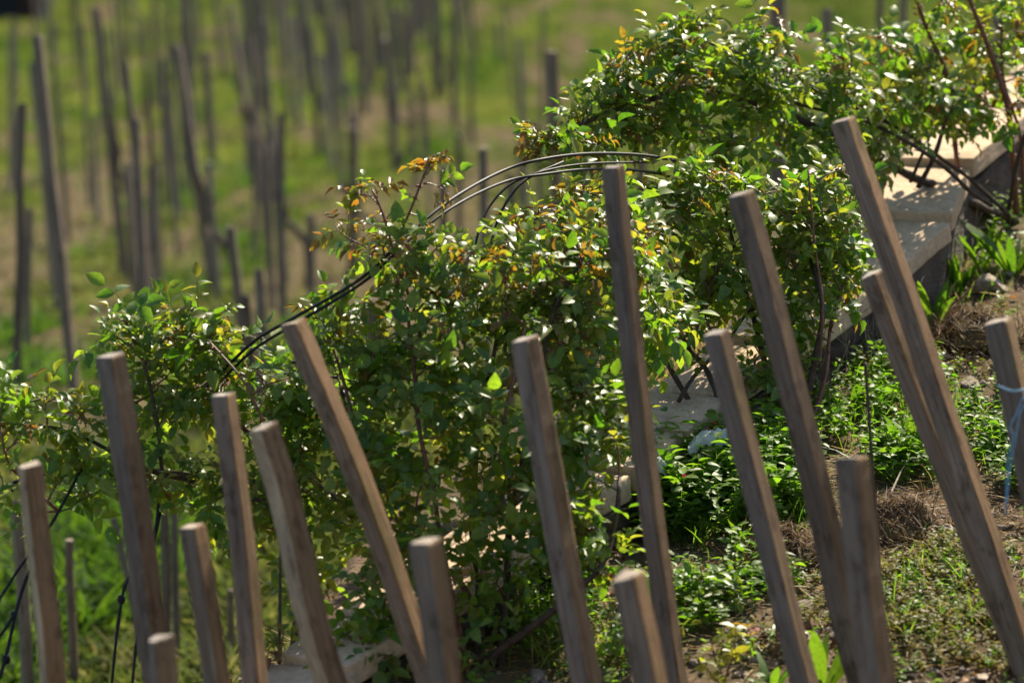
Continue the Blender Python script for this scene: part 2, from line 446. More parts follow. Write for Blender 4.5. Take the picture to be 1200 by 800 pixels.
def near_h(x, d, bumps=True):
    h = -4.074 + 0.104 * x + 0.324 * d
    if d < 7.6:
        h0 = -4.074 + 0.104 * x + 0.324 * 7.6
        h = h0 - (7.6 - d) * 0.05 - 0.12 * min(7.6 - d, 1.5)
    t = wall_dist(x, d)
    if bumps:
        h += 0.030 * nz(x, d, 3.0, 2.2) + 0.016 * nz(x, d, 7.0, 7.0) + 0.008 * nz(x, d, 1.0, 21.0)
    if t < 0:
        L = 0.30 + 0.45 * min(1, max(0, (d - 10.2) / 1.2)) + 0.10 * nz(x, d, 5, 3)
        h -= 0.05
        if -t > L: h -= (-t - L) * 1.5
    return h

_yd = np.array([6, 9, 11, 15, 18, 21, 31, 40, 60, 90, 150, 400.0])
_yh = np.array([-3.2, -2.6, -2.15, -1.33, -0.83, -0.327, 0.69, 1.78, 5.1, 11.0, 26.0, 90.0])
def far_h(x, d, bumps=True):
    h = float(np.interp(d, _yd, _yh))
    if bumps:
        h += 0.10 * nz(x, d, 2.0, 0.45) + 0.045 * nz(x, d, 9.0, 1.7) + 0.02 * nz(x, d, 4.0, 5.0)
    return h

def ground_pt(px, py, near=True):
    """where the sight line through a point of the view meets the ground"""
    f = near_h if near else far_h
    lo, hi = (8.0, 14.5) if near else (13.0, 120.0)
    def g(d): return (400 - py) / FPX * d - f((px - 600) / FPX * d, d, True)
    if near:
        a_ = (400 - py) / FPX; b_ = (px - 600) / FPX
        d = 4.074 / (0.324 + 0.104 * b_ - a_)
        for _ in range(3):
            if not 8.0 < d < 14.5: break
            e = g(d)
            d += e / (0.324 + 0.104 * b_ - a_)
        if 8.0 < d < 14.5 and abs(g(d)) < 0.006 and wall_dist(b_ * d, d) > 0.12: return d
    n = 60
    prev = g(lo); pd = lo
    for i in range(1, n + 1):
        d = lo + (hi - lo) * (i / n)
        c = g(d)
        if prev > 0 >= c or (prev >= 0 and c < 0):
            a, b = pd, d
            for _ in range(25):
                mdl = 0.5 * (a + b)
                if g(mdl) > 0: a = mdl
                else: b = mdl
            return a
        prev, pd = c, d
    return None

def on_near(x, d): return V3(x, near_h(x, d), d)

# ------------------------------------------------------------------ near terrace sheet
def axis_vals(segs):
    out = []
    for a, b, s in segs: out += list(np.arange(a, b - 1e-6, s))
    out.append(segs[-1][1]); return np.array(out)

def grid_sheet(xs, ds, f):
    v = np.array([V3(x, f(x, d), d) for d in ds for x in xs])
    nx, nd = len(xs), len(ds)
    i = np.arange(nd - 1)[:, None] * nx; j = np.arange(nx - 1)[None, :]
    q = np.stack([i + j, i + j + 1, i + nx + j + 1, i + nx + j], -1).reshape(-1, 4)
    return v, q

xs = axis_vals([(-6, -1.6, 0.4), (-1.6, 2.4, 0.035), (2.4, 9, 0.5)])
ds = axis_vals([(-6, 7.4, 0.6), (7.4, 8.6, 0.15), (8.6, 14.6, 0.035), (14.6, 24, 0.5)])
mb = MB(); v, q = grid_sheet(xs, ds, near_h); mb.add(v, None, q)
tag(mb.obj('terrace_ground', M_SOIL), kind='structure')

# ------------------------------------------------------------------ far hillside sheet (reaches beyond the ridge)
PATH_PX = [(640, -30), (668, 50), (640, 120), (590, 200), (540, 280)]
PATH_P = None
def bare_amount(x, d):
    px = 600 + FPX * x / d
    a = 0.40 + 0.80 * nz(x * 1.1, d * 0.16, 11.0, 1.0) + 0.75 * nz(x * 2.6, d * 0.45, 4.0, 1.0)
    py = 400 - FPX * far_h(x, d, False) / d
    # trodden track climbing the slope
    for i in range(len(PATH_PX) - 1):
        (ax, ay), (bx, by) = PATH_PX[i], PATH_PX[i + 1]
        if min(ay, by) <= py <= max(ay, by):
            t = (py - ay) / (by - ay); c = ax + (bx - ax) * t
            a += 0.55 * math.exp(-((px - c) / 34.0) ** 2)
    # turned soil between the vine rows in the middle of the slope
    a += 0.30 * math.exp(-((py - 320) / 140.0) ** 2) * (1.15 if px < 560 else 0.3)
    a += 0.75 * math.exp(-((px - 925) / 45.0) ** 2 - ((py - 42) / 16.0) ** 2)
    if py < 120: a -= 0.16
    if py > 520: a -= 0.35
    if px > 560 and py > 60: a -= 0.25
    a -= 0.10
    return a

us = np.concatenate([np.arange(-0.9, -0.16, 0.06), np.arange(-0.16, 0.1601, 0.0022), np.arange(0.2, 0.92, 0.06)])
dd = [6.0]
while dd[-1] < 380: dd.append(dd[-1] * (1.009 if 13 < dd[-1] < 75 else 1.05))
vs, bare = [], []
for d in dd:
    for u in us:
        x = u * d; vs.append(V3(x, far_h(x, d, True), d)); bare.append(bare_amount(x, d) if abs(u) < 0.17 else 0.5)
nx = len(us)
i = np.arange(len(dd) - 1)[:, None] * nx; j = np.arange(nx - 1)[None, :]
q = np.stack([i + j, i + j + 1, i + nx + j + 1, i + nx + j], -1).reshape(-1, 4)
mb = MB(); mb.add(np.array(vs), None, q)
hill = mb.obj('hillside', M_HILL)
a_ = hill.data.attributes.new('bare', 'FLOAT', 'POINT'); a_.data.foreach_set('value', np.array(bare, np.float32))
tag(hill, kind='structure')

# grass over the hillside
mb = MB()
B, D, Ln, Wd, Bn, Mi = [], [], [], [], [], []
_dgrid = np.concatenate([np.arange(14.2, 75, 0.1)])
_pygrid = np.array([400 - FPX * np.interp(d, _yd, _yh) / d for d in _dgrid])   # falls with distance
def far_d(py): return float(np.interp(-py, -_pygrid, _dgrid))
for _ in range(15000):
    py = random.uniform(-40, 840); px = random.uniform(-40, 1240) if _ < 12000 else random.choice((random.uniform(-300, -40), random.uniform(1240, 1500)))
    d = far_d(py) + random.uniform(-0.3, 0.3); x = (px - 600) / FPX * d
    a = bare_amount(x, d)
    if a > 0.58 and random.random() < 0.8: continue
    p = V3(x, far_h(x, d), d)
    dv_ = nz(x * 1.2, d * 0.2, 21.0, 1.0) + 0.5 * nz(x * 3, d * 0.5, 3.0, 1.0); dark = dv_ > 0.2
    nb = 7
    sz = random.uniform(0.06, 0.15) * (2.0 if dark else 1.0 + max(0, -dv_))
    for k in range(nb):
        th = random.uniform(0, 6.283); r = random.uniform(0, 0.14)
        B.append(p + np.array([math.cos(th) * r, math.sin(th) * r, -0.01]))
        D.append(np.array([math.cos(th) * 0.5, math.sin(th) * 0.5, 1.0]) + rng.normal(size=3) * 0.25)
        Ln.append(sz * random.uniform(0.7, 1.3)); Wd.append(random.uniform(0.012, 0.024)); Bn.append(random.uniform(0.2, 0.9)); Mi.append(1 if dark else 0)
blades(mb, B, D, np.array(Ln), np.array(Wd), np.array(Bn), np.array(Mi), rows=2)
tag(mb.obj('hillside_grass', [M_GRASS, M_GRASS_DARK]), kind='stuff')

# ------------------------------------------------------------------ stone terrace wall
wall_root = thing('stone_wall', 'low sandstone terrace wall with stepped coping slabs climbing diagonally behind the rose bushes', 'wall', V3(WX[9][0], near_h(WX[9][0], WX[9][1]), WX[9][1]))
W3 = [V3(WX[i][0], WH[i], WX[i][1]) for i in range(len(WX))]
def seg_side(i):
    t = W3[i + 1] - W3[i]; t = norm(np.array([t[0], t[1], 0]))
    return np.array([-t[1], t[0], 0.0])         # horizontal normal
mb = MB()
HW = 0.115
rows = []
for i in range(len(W3)):
    k = min(max(i, 1), len(W3) - 2)
    s = norm(seg_side(k - 1) + seg_side(k))
    if np.dot(s, RT) < 0: s = -s
    for dz, w in ((-0.10, HW), (-2.0, HW + 0.1)):
        pass
    top = W3[i] - ZUP * 0.085
    rows.append([top - s * HW, top + s * HW, top + s * (HW + 0.03) - ZUP * 1.3, top - s * (HW + 0.03) - ZUP * 1.9])
# densify and roughen the masonry body
vv = []
NS = 9
for i in range(len(rows) - 1):
    for k in range(NS):
        t = k / NS
        ring = [rows[i][c] * (1 - t) + rows[i + 1][c] * t for c in range(4)]
        sub = []
        for c in range(4):
            a0, b0 = ring[c], ring[(c + 1) % 4]
            m_ = [3, 12, 1, 12][c]
            for r_ in range(m_): sub.append(a0 * (1 - r_ / m_) + b0 * (r_ / m_))
        vv.append([p + 0.022 * np.array([nz(*p, s=6), nz(*(p + 9), s=6), 0.0]) for p in sub])
kk = len(vv[0]); nn_ = len(vv)
i = np.arange(nn_ - 1)[:, None] * kk; j = np.arange(kk)[None, :]; j2 = (j + 1) % kk
mb.add(np.array(vv).reshape(-1, 3), None, np.stack([i + j, i + j2, i + kk + j2, i + kk + j], -1).reshape(-1, 4))
mb.obj('masonry', M_MASON, wall_root, smooth=False)

def slab_mesh(name, L, W, T, mat, seed):
    bm = bmesh.new()
    bmesh.ops.create_cube(bm, size=1.0)
    for v in bm.verts: v.co = Vector((v.co.x * L, v.co.y * W, v.co.z * T))
    bmesh.ops.bevel(bm, geom=list(bm.edges), offset=0.005, segments=2, affect='EDGES', profile=0.6)
    bmesh.ops.subdivide_edges(bm, edges=[e for e in bm.edges if e.calc_length() > 0.05], cuts=9, use_grid_fill=True)
    for v in bm.verts:
        p = v.co + Vector((seed * 3.1, seed * 1.7, 0))
        n = noise.noise_vector(p * 9) * 0.006 + noise.noise_vector(p * 26) * 0.0022 + noise.noise_vector(p * 60) * 0.0012
        v.co += n
    me = bpy.data.meshes.new(name); bm.to_mesh(me); bm.free()
    me.materials.append(mat)
    for p in me.polygons: p.use_smooth = True
    return me

for i in range(len(W3) - 1):
    a, b = W3[i], W3[i + 1]
    L = np.linalg.norm(b - a)
    nsl = max(1, int(round(L / 0.48)))
    for k in range(nsl):
        p0 = a + (b - a) * (k / nsl); p1 = a + (b - a) * ((k + 1) / nsl)
        mid = (p0 + p1) / 2
        tdir = p1 - p0; tdir = np.array([tdir[0], tdir[1], tdir[2] * random.uniform(0.66, 1.0)])
        X = norm(tdir); Y = norm(np.cross(ZUP, X)); Zd = np.cross(X, Y)
        Y = norm(Y + Zd * random.uniform(-0.06, 0.06)); Zd = np.cross(X, Y)
        ang = random.uniform(-0.05, 0.05)
        X2 = X * math.cos(ang) + Y * math.sin(ang); Y2 = -X * math.sin(ang) + Y * math.cos(ang)
        T = random.uniform(0.060, 0.085)
        me = slab_mesh('coping_stone', np.linalg.norm(p1 - p0) * 0.985, random.uniform(0.26, 0.30), T, M_SAND, i * 3 + k)
        o = bpy.data.objects.new('coping_stone', me); COL.objects.link(o)
        mw = Matrix((Vector(X2), Vector(Y2), Vector(Zd))).transposed().to_4x4()
        mw.translation = Vector(mid - Zd * (T / 2) - np.array(wall_root.location))
        o.parent = wall_root; o.matrix_local = mw

# ------------------------------------------------------------------ wooden stakes
def stake_mesh(name, length, w, seed, mats, n_seg=26, wavy=0.006, chamfer=0.22, rot=0.6, sides='square', cut=0.06, taper=0.94, bow=0.0):
    """stake along +Z from the ground (0) to its sawn top, sunk 0.25 m below"""
    rs = np.random.default_rng(seed)
    if sides == 'square':
        c = chamfer * 0.5
        ring = np.array([(0.5, -0.5 + c), (0.5, 0.5 - c), (0.5 - c, 0.5), (-0.5 + c, 0.5), (-0.5, 0.5 - c), (-0.5, -0.5 + c), (-0.5 + c, -0.5), (0.5 - c, -0.5)])
    elif sides == 'split':
        ring = np.array([(0.52, -0.30), (0.50, -0.1), (0.22, 0.42), (0.02, 0.5), (-0.44, 0.2), (-0.5, 0.02), (-0.38, -0.36), (-0.1, -0.46)])
    else:
        th = np.arange(12) * 2 * math.pi / 12
        ring = np.stack([np.cos(th), np.sin(th)], 1) * 0.5
    k = len(ring)
    ring = ring * (1 + rs.normal(size=(k, 1)) * 0.035)
    cr, sr = math.cos(rot), math.sin(rot)
    ring = ring @ np.array([[cr, sr], [-sr, cr]])
    zs = np.concatenate([np.linspace(-0.25, length - 0.02, n_seg), [length - 0.006, length]])
    vs = []
    off = rs.uniform(0, 50)
    for z in zs:
        t = max(0, z / length)
        s = w * (1 - (1 - taper) * t)
        if z == zs[-1]: s *= 0.90
        dx = wavy * nz(off, z, 0, 2.0) + bow * math.sin(math.pi * t); dy = wavy * nz(off + 20, z, 0, 2.0)
        for (x, y) in ring:
            e = 1 + 0.05 * nz(x * 3 + off, y * 3, z * 7) + 0.03 * nz(x * 9 + off, y * 9, z * 25)
            zz = z
            if z > length - 0.03: zz = z + cut * (x * 0.6 + y * 0.8) * w + 0.09 * w * nz(x * 4 + off, y * 4, 1.0) - 0.10 * w * max(0, nz(x * 2.2 + off, y * 2.2, 9.0))
            vs.append((x * s * e + dx, y * s * e + dy, zz))
    n = len(zs)
    i = np.arange(n - 1)[:, None] * k; j = np.arange(k)[None, :]; j2 = (j + 1) % k
    q = np.stack([i + j, i + j2, i + k + j2, i + k + j], -1).reshape(-1, 4)
    vs = np.array(vs)
    top = np.vstack([vs, vs[-k:].mean(0)])
    jj = np.arange(k)
    t = np.stack([(n - 1) * k + jj, (n - 1) * k + (jj + 1) % k, jj * 0 + n * k], -1)
    mb = MB()
    # light painted into the sides: warm brown on right flats, shaded grey on others
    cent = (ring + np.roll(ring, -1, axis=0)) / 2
    lit_side = np.array([1 if (cx * 0.9 - cy * 0.25) > 0.12 * 0.5 else 0 for cx, cy in cent])
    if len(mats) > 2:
        qm = np.tile(lit_side, n - 1); tm = np.full(k, 2)
    else:
        qm = np.zeros(len(q), int); tm = np.full(k, min(1, len(mats) - 1))
    mb.add(top, t, q, (tm, qm))
    me = mb.mesh(name, mats, smooth=True)
    me.polygons.foreach_set('use_smooth', np.zeros(len(me.polygons), bool) if sides != 'round' else np.ones(len(me.polygons), bool))
    return me

def place_stake(base, top, me, name):
    o = bpy.data.objects.new(name, me); COL.objects.link(o)
    z = norm(top - base); x = norm(np.cross(np.array([0, 1.0, 0]), z)); y = np.cross(z, x)
    mw = Matrix((Vector(x), Vector(y), Vector(z))).transposed().to_4x4(); mw.translation = Vector(base)
    o.matrix_world = mw
    return o

def stake_line(tp, bp, db, lean, hf):
    """base on the ground at distance db along the stake's run, top nearer the camera by its lean"""
    def P(k): return tp[0] + (bp[0] - tp[0]) * k, tp[1] + (bp[1] - tp[1]) * k
    lo, hi = 0.05, 12.0
    for _ in range(60):
        k = 0.5 * (lo + hi); px, py = P(k)
        x = (px - 600) / FPX * db; h = (400 - py) / FPX * db
        if h > hf(x, db): lo = k
        else: hi = k
    px, py = P(lo)
    base = at(px, py, db)
    L = np.linalg.norm(at(tp[0], tp[1], db) - base)
    return base, at(tp[0], tp[1], db - lean * L)

FORE = [  # top, lower point, distance of the base, width, section, turn, label
 ((35, 545), (62, 800), 8.75, 0.056, 'square', 1.14, 'stake at the far left edge with a pale narrow left face and brown front'),
 ((126, 416), (176, 745), 8.95, 0.054, 'square', 0.62, 'tall squared stake with bluish grey left face rising behind the lowest stub'),
 ((188, 746), (194, 800), 8.05, 0.063, 'split', 0.5, 'short stub of a stake with cracked bark, lowest top at the bottom left'),
 ((225, 615), (251, 800), 8.80, 0.055, 'square', 0.52, 'short grey stake just left of the slim straight brown-edged stake'),
 ((264, 461), (297, 800), 9.05, 0.050, 'square', 0.48, 'slim straight stake with a domed top and orange brown right edge'),
 ((309, 500), (392, 800), 8.85, 0.058, 'square', 0.78, 'knobbly stake with pale peeling left side, leaning in front of the wall end'),
 ((345, 376), (497, 790), 9.20, 0.056, 'square', 0.60, 'most steeply leaning stake on the left half, crossing the big rose bush'),
 ((499, 632), (519, 800), 8.30, 0.062, 'square', 0.55, 'short upright stub standing at the foot of the steeply leaning stake'),
 ((616, 395), (691, 800), 9.05, 0.054, 'square', 0.58, 'mid height leaning stake before the right side of the big rose bush'),
 ((736, 673), (757, 800), 8.25, 0.062, 'square', 0.50, 'short stub with a pale sawn top between the two longest middle stakes'),
 ((717, 195), (796, 800), 9.30, 0.053, 'square', 0.50, 'longest slender stake in the middle, rising to the hose arches'),
 ((840, 388), (943, 800), 9.05, 0.056, 'square', 0.55, 'leaning stake before the bright green weeds and the plastic film'),
 ((868, 227), (1008, 790), 9.30, 0.055, 'square', 0.62, 'long leaning stake whose foot passes behind the thick round stub'),
 ((993, 535), (1029, 800), 8.35, 0.066, 'square', 0.62, 'thick upright stub with a broad pale top beside the rusty rod'),
 ((988, 140), (1192, 740), 9.45, 0.060, 'square', 0.55, 'tallest stake on the right, its top in front of the arching canes'),
 ((1022, 320), (1196, 775), 9.60, 0.052, 'square', 0.70, 'leaning stake half hidden behind the tallest right stake'),
 ((1168, 376), (1210, 560), 9.30, 0.064, 'square', 0.45, 'thick stake at the right edge with blue twine hanging on it'),
]
FORE_OBJ = []
for i, (tp, bp, db, w, sec, rot, lab) in enumerate(FORE):
    base, top = stake_line(tp, bp, db, 0.10 if i not in (14, 15) else 0.06, near_h)
    L = np.linalg.norm(top - base)
    me = stake_mesh('vineyard_stake', L, w * (0.93 + 0.07 * math.sin(i * 1.7)), 100 + i, [M_WOOD_PALE if i in (0, 5) else M_WOOD_SHADE, M_WOOD_LIT, M_WOOD_END], 44, 0.03 if i == 5 else 0.014, 0.14, 1.5708 - rot if sec == 'square' else rot, sec, random.uniform(-0.10, 0.16), 0.95, 0.0 if i >= 13 else 0.012 * math.sin(i * 2.3))
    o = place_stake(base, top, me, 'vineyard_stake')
    tag(o, lab, 'stake', 'weathered stakes in the foreground')
    FORE_OBJ.append((base, top, w))

# far stakes -----------------------------------------------------------------
FAR = [  # top, base, width m, label or None (shares the label of its row), height shown
 ((43, 42), (88, 478), 0.085, 'tallest far stake at the left, standing alone above the leaves at the left edge'),
 ((111, 10), (146, 325), 0.085, 'thick far stake second from the left, cut off by the top edge'),
 ((150, 190), (160, 352), 0.07, 'short dark far stake just right of the thick second one'),
 ((176, 195), (174, 352), 0.06, 'thin pale far stake right of the short dark one'),
 ((207, 55), (250, 345), 0.085, 'tall far stake with a sunlit left edge above the left rose bush'),
 ((244, 190), (256, 352), 0.07, 'crooked low far stake right beside the tall one with the sunlit edge'),
 ((268, 5), (304, 240), 0.10, 'broad dark far stake leaning left and ending in the bare soil'),
 ((269, 266), (294, 480), 0.065, 'near dark stake leaning left behind the top of the left rose bush'),
 ((302, 316), (312, 500), 0.062, 'upright dark stake just left of the arching hoses'),
 ((287, 345), (301, 490), 0.062, 'short dark stake squeezed between the two taller ones by the hoses'),
 ((318, 150), (335, 338), 0.075, 'far stake above the hose arch with a forked shadowy foot'),
 ((364, 33), (376, 180), 0.085, 'far stake with a swollen foot in the middle of the upper slope'),
 ((396, 90), (399, 200), 0.07, None),
 ((413, 150), (413, 330), 0.085, 'far stake standing behind the reddest upright rose shoots'),
 ((450, 45), (464, 200), 0.11, 'thick far stake above the reddish shoot tips'),
 ((364, 250), (366, 350), 0.08, 'low blurred stump of a stake left of the bronze shoot tips'),
 ((519, 195), (523, 470), 0.055, 'thin stake behind the shoot tips, right of the topmost one'),
 ((566, 173), (572, 480), 0.062, 'dark stake left of the place where the hoses cross'),
 ((598, 205), (600, 470), 0.055, 'slim stake rising just behind the crossing hoses'),
 ((467, 330), (468, 480), 0.06, 'low stake seen through the sparse top of the big rose bush'),
 ((432, 350), (436, 490), 0.06, 'low stake half covered by the hose and leaves'),
 ((648, 60), (657, 470), 0.070, 'dark stake standing just left of the arching rose tip'),
 ((686, 160), (692, 470), 0.060, None),
 ((752, 180), (757, 460), 0.060, None),
 ((633, 270), (637, 480), 0.060, 'short dark stake beneath the hose arches'),
 ((532, -8), (533, 140), 0.10, 'light brown far stake beside the trodden track'),
 ((513, 0), (514, 112), 0.085, 'far dark stake left of the light brown one'),
 ((583, 25), (585, 75), 0.09, 'short far post in the bright green grass left of the track'),
 ((969, 10), (974, 420), 0.066, 'dark stake with its top in front of the pinkish bare earth'),
 ((906, -20), (908, 430), 0.060, None),
 ((916, -6), (918, 430), 0.060, None),
 ((1058, -5), (1066, 400), 0.072, 'dark stake left of the long thorny canes'),
 ((1088, 54), (1094, 400), 0.062, 'stake between the two long thorny canes'),
 ((1031, -10), (1034, 400), 0.060, None),
 ((1141, 42), (1143, 400), 0.062, 'stake right of the longest thorny cane'),
 ((1168, 20), (1172, 400), 0.058, None),
 ((1192, 50), (1194, 400), 0.058, None),
 ((82, 632), (87, 815), 0.045, 'short dark stake in the bright grass at the lower left'),
 ((18, 585), (34, 840), 0.052, 'grey stake behind the pale-sided stake at the far left'),
 ((192, 560), (195, 782), 0.040, 'dark stake of the close pair behind the lower left stakes'),
 ((204, 560), (208, 790), 0.036, 'pale stake of the close pair behind the lower left stakes'),
 ((133, 606), (172, 770), 0.036, 'thin stake leaning steeply, hidden by the bluish grey stake'),
 ((270, 690), (272, 775), 0.036, 'slim reddish stake seen between two foreground stakes at lower left'),
]
UP = [ # upper rows, nothing tells these apart
 (181, -30, 184, 125), (197, -20, 200, 165), (249, -40, 263, 92), (302, -50, 305, 62), (321, -20, 340, 142), (346, -60, 350, 60),
 (423, -40, 429, 128), (388, -60, 392, 50), (405, -80, 408, 20), (440, -60, 444, 70), (468, -70, 472, 40), (486, -60, 489, 30), (342, 20, 352, 150),
 (330, -70, 336, 45), (282, -60, 288, 60), (228, -60, 233, 50), (372, -60, 377, 30), (455, -80, 459, 20), (498, -50, 500, 60), (356, -10, 362, 110),
 (384, 30, 388, 150), (477, 20, 480, 120), (310, 60, 322, 190), (240, 60, 250, 200), (168, 20, 172, 130)]
for _k in range(40):
    _x = random.uniform(270, 520); _y = random.uniform(5, 120)
    UP.append((_x + random.uniform(-14, 2), _y - random.uniform(70, 130), _x, _y))
MID = []   # rows of stakes climbing the slope
rs_ = random.Random(5)
for _r in range(8):
    for _k in range(20):
        if rs_.random() < 0.36: continue
        _d = 21.5 + _k * 1.75 + rs_.uniform(-0.3, 0.3)
        _xw = -3.6 + _r * 0.78 - 0.075 * (_d - 21.5) + rs_.uniform(-0.12, 0.12)
        _x = 600 + FPX * _xw / _d; _y = float(np.interp(_d, _dgrid, _pygrid))
        if _x < -20 or _x > 640 or (_x > 420 and _y > 300): continue
        _hgt = rs_.uniform(0.9, 1.75) * FPX / _d
        MID.append((_x - rs_.uniform(-0.02, 0.11) * _hgt, _y - _hgt, _x, _y))
def put_far(tp, bp, w, lab, grp):
    d = far_d(bp[1])
    px, py = bp
    base = V3((px - 600) / FPX * d, far_h((px - 600) / FPX * d, d), d)
    top = at(tp[0], tp[1], d - random.uniform(-0.15, 0.15))
    L = np.linalg.norm(top - base)
    me = stake_mesh('far_stake', L, w * 0.82, random.randint(0, 9999), [M_WOOD_FAR, M_WOOD_END], 10, 0.012, 0.3, random.uniform(0, 1.5), random.choice(['square', 'split', 'square', 'round']), random.uniform(-0.2, 0.2))
    o = place_stake(base, top, me, 'far_stake')
    tag(o, lab, 'stake', grp)
    return base, top
FAR_BASES = []
for tp, bp, w, lab in FAR:
    g = 'stakes on the blurred slope'
    if lab is None:
        lab = 'blurred dark stake seen through the upper rose leaves' if tp[0] > 600 else 'blurred thin stake high on the slope'
        if tp[0] < 600: g = 'stakes high on the slope'
        else: g = 'stakes behind the upper rose leaves'
    FAR_BASES.append(put_far(tp, bp, w, lab, g))
for (a, b, c, d_) in UP:
    put_far((a, b), (c, d_), random.uniform(0.06, 0.10), 'blurred thin stake high on the slope', 'stakes high on the slope')

for (a, b, c, d_) in MID:
    put_far((a, b), (c, d_), random.uniform(0.045, 0.07), 'thin blurred stake among the many in rows up the slope', 'stakes in rows up the slope')

# old vines tied to some of the far stakes
VINES = [(1, 'dark vine leaning on the thick second far stake'), (4, 'old vine beside the sunlit edged far stake'),
         (6, 'thick vine twisted round the broad leaning far stake'), (11, 'vine with a thick foot by the stake on the upper slope'), (14, 'dark vine on the thick far stake above the shoots'),
         (10, 'forked vine at the far stake above the hose arch'), (13, 'vine beside the far stake behind the red shoots'), (26, 'small vine by the far dark stake near the track')]
for k, lab in VINES:
    base, top = FAR_BASES[k]
    b0 = base + np.array([0.10 + 0.05 * random.random(), -0.05, 0])
    axis = top - base; L = np.linalg.norm(axis)
    root = thing('grape_vine', lab, 'vine', b0)
    mb = MB()
    pts = [b0 - ZUP * 0.1, b0 + axis * 0.12 + rng.normal(size=3) * 0.04, b0 + axis * 0.28 + rng.normal(size=3) * 0.05, base + axis * 0.42 + np.array([0.05, -0.04, 0])]
    p = smooth_path(pts, 14); tube(mb, p, np.linspace(0.036, 0.02, 14) * (1 + 0.2 * rng.normal(size=14)), 8)
    mb.obj('trunk', M_VINE, root)
    mb = MB()
    for c in range(3):
        e = base + axis * random.uniform(0.55, 0.8) + rng.normal(size=3) * np.array([0.05, 0.05, 0.03])
        pp = smooth_path([p[-1], p[-1] * 0.5 + e * 0.5 + rng.normal(size=3) * 0.03, e], 10); tube(mb, pp, np.linspace(0.016, 0.006, 10), 5)
    mb.obj('vine_cane', M_VINE, root)

# dark low shrubs among the upper rows
def shrub(px, py, w, h, label):
    d = far_d(py); p = V3((px - 600) / FPX * d, far_h((px - 600) / FPX * d, d), d)
    W = w / FPX * d / 2; H = h / FPX * d
    root = thing('shrub', label, 'shrub', p)
    mt, ml = MB(), MB(); bs, ax, nn = [], [], []
    for k in range(16):
        th = random.uniform(0, 6.28); r = random.uniform(0.2, 1)
        e = p + np.array([math.cos(th) * W * r, math.sin(th) * W * r, H * (1 - 0.5 * r * r) * random.uniform(0.6, 1.1)])
        st = smooth_path([p, p * 0.5 + e * 0.5 + ZUP * H * 0.15, e], 7); tube(mt, st, np.linspace(0.012, 0.004, 7), 4)
        for q in range(70):
            bs.append(st[random.randint(3, 6)] + rng.normal(size=3) * np.array([W, W, H]) * 0.14); ax.append(rng.normal(size=3)); nn.append(ZUP + rng.normal(size=3) * 0.5)
    leaflets(ml, bs, np.array(ax), np.array(nn), rng.uniform(0.05, 0.10, len(bs)), 0.045, 0)
    mt.obj('stem', M_VINE, root); ml.obj('foliage', [M_GRASS], root)
shrub(430, 395, 30, 30, 'dark bramble low behind the hose above the big rose bush')

# dark shed at the top corner
sd = 59.0
sp = V3((-6 - 600) / FPX * sd, far_h((-6 - 600) / FPX * sd, sd), sd)
shed = thing('shed', 'dark teal garden shed at the top left corner, far up the slope', 'shed', sp)
def box(mb, c, s, m=0):
    c = np.array(c); s = np.array(s) / 2
    v = np.array([[x, y, z] for x in (-1, 1) for y in (-1, 1) for z in (-1, 1)]) * s + c
    mb.add(v, None, [[0, 1, 3, 2], [4, 6, 7, 5], [0, 4, 5, 1], [2, 3, 7, 6], [0, 2, 6, 4], [1, 5, 7, 3]], m)
mb = MB()
box(mb, sp + np.array([-0.6, 0.8, 1.0]), (2.6, 1.6, 2.2))
for k in range(9): box(mb, sp + np.array([-0.6, -0.01, 0.12 + k * 0.22]), (2.62, 0.03, 0.19))
mb.obj('wall', M_SHED, shed, smooth=False)
mb = MB()
v = np.array([[-2.1, -0.2, 2.05], [0.9, -0.2, 2.05], [0.9, 1.8, 2.35], [-2.1, 1.8, 2.35]]) + sp
mb.add(np.vstack([v, v + ZUP * 0.08]), None, [[0, 1, 2, 3], [4, 7, 6, 5], [0, 4, 5, 1], [1, 5, 6, 2], [2, 6, 7, 3], [3, 7, 4, 0]])
mb.obj('roof', M_SHEDROOF, shed, smooth=False)
mb = MB(); box(mb, sp + np.array([0.55, -0.06, 0.95]), (0.35, 0.05, 1.7)); d_ = mb.obj('door', M_SHEDTRIM, shed, smooth=False)
mb = MB(); box(mb, sp + np.array([0.42, -0.10, 0.95]), (0.04, 0.04, 0.14)); mb.obj('handle', M_SHEDROOF, d_, smooth=False)
mb = MB(); box(mb, sp + np.array([-0.5, -0.06, 1.2]), (0.6, 0.05, 0.5)); mb.obj('window', M_SHEDROOF, shed, smooth=False)

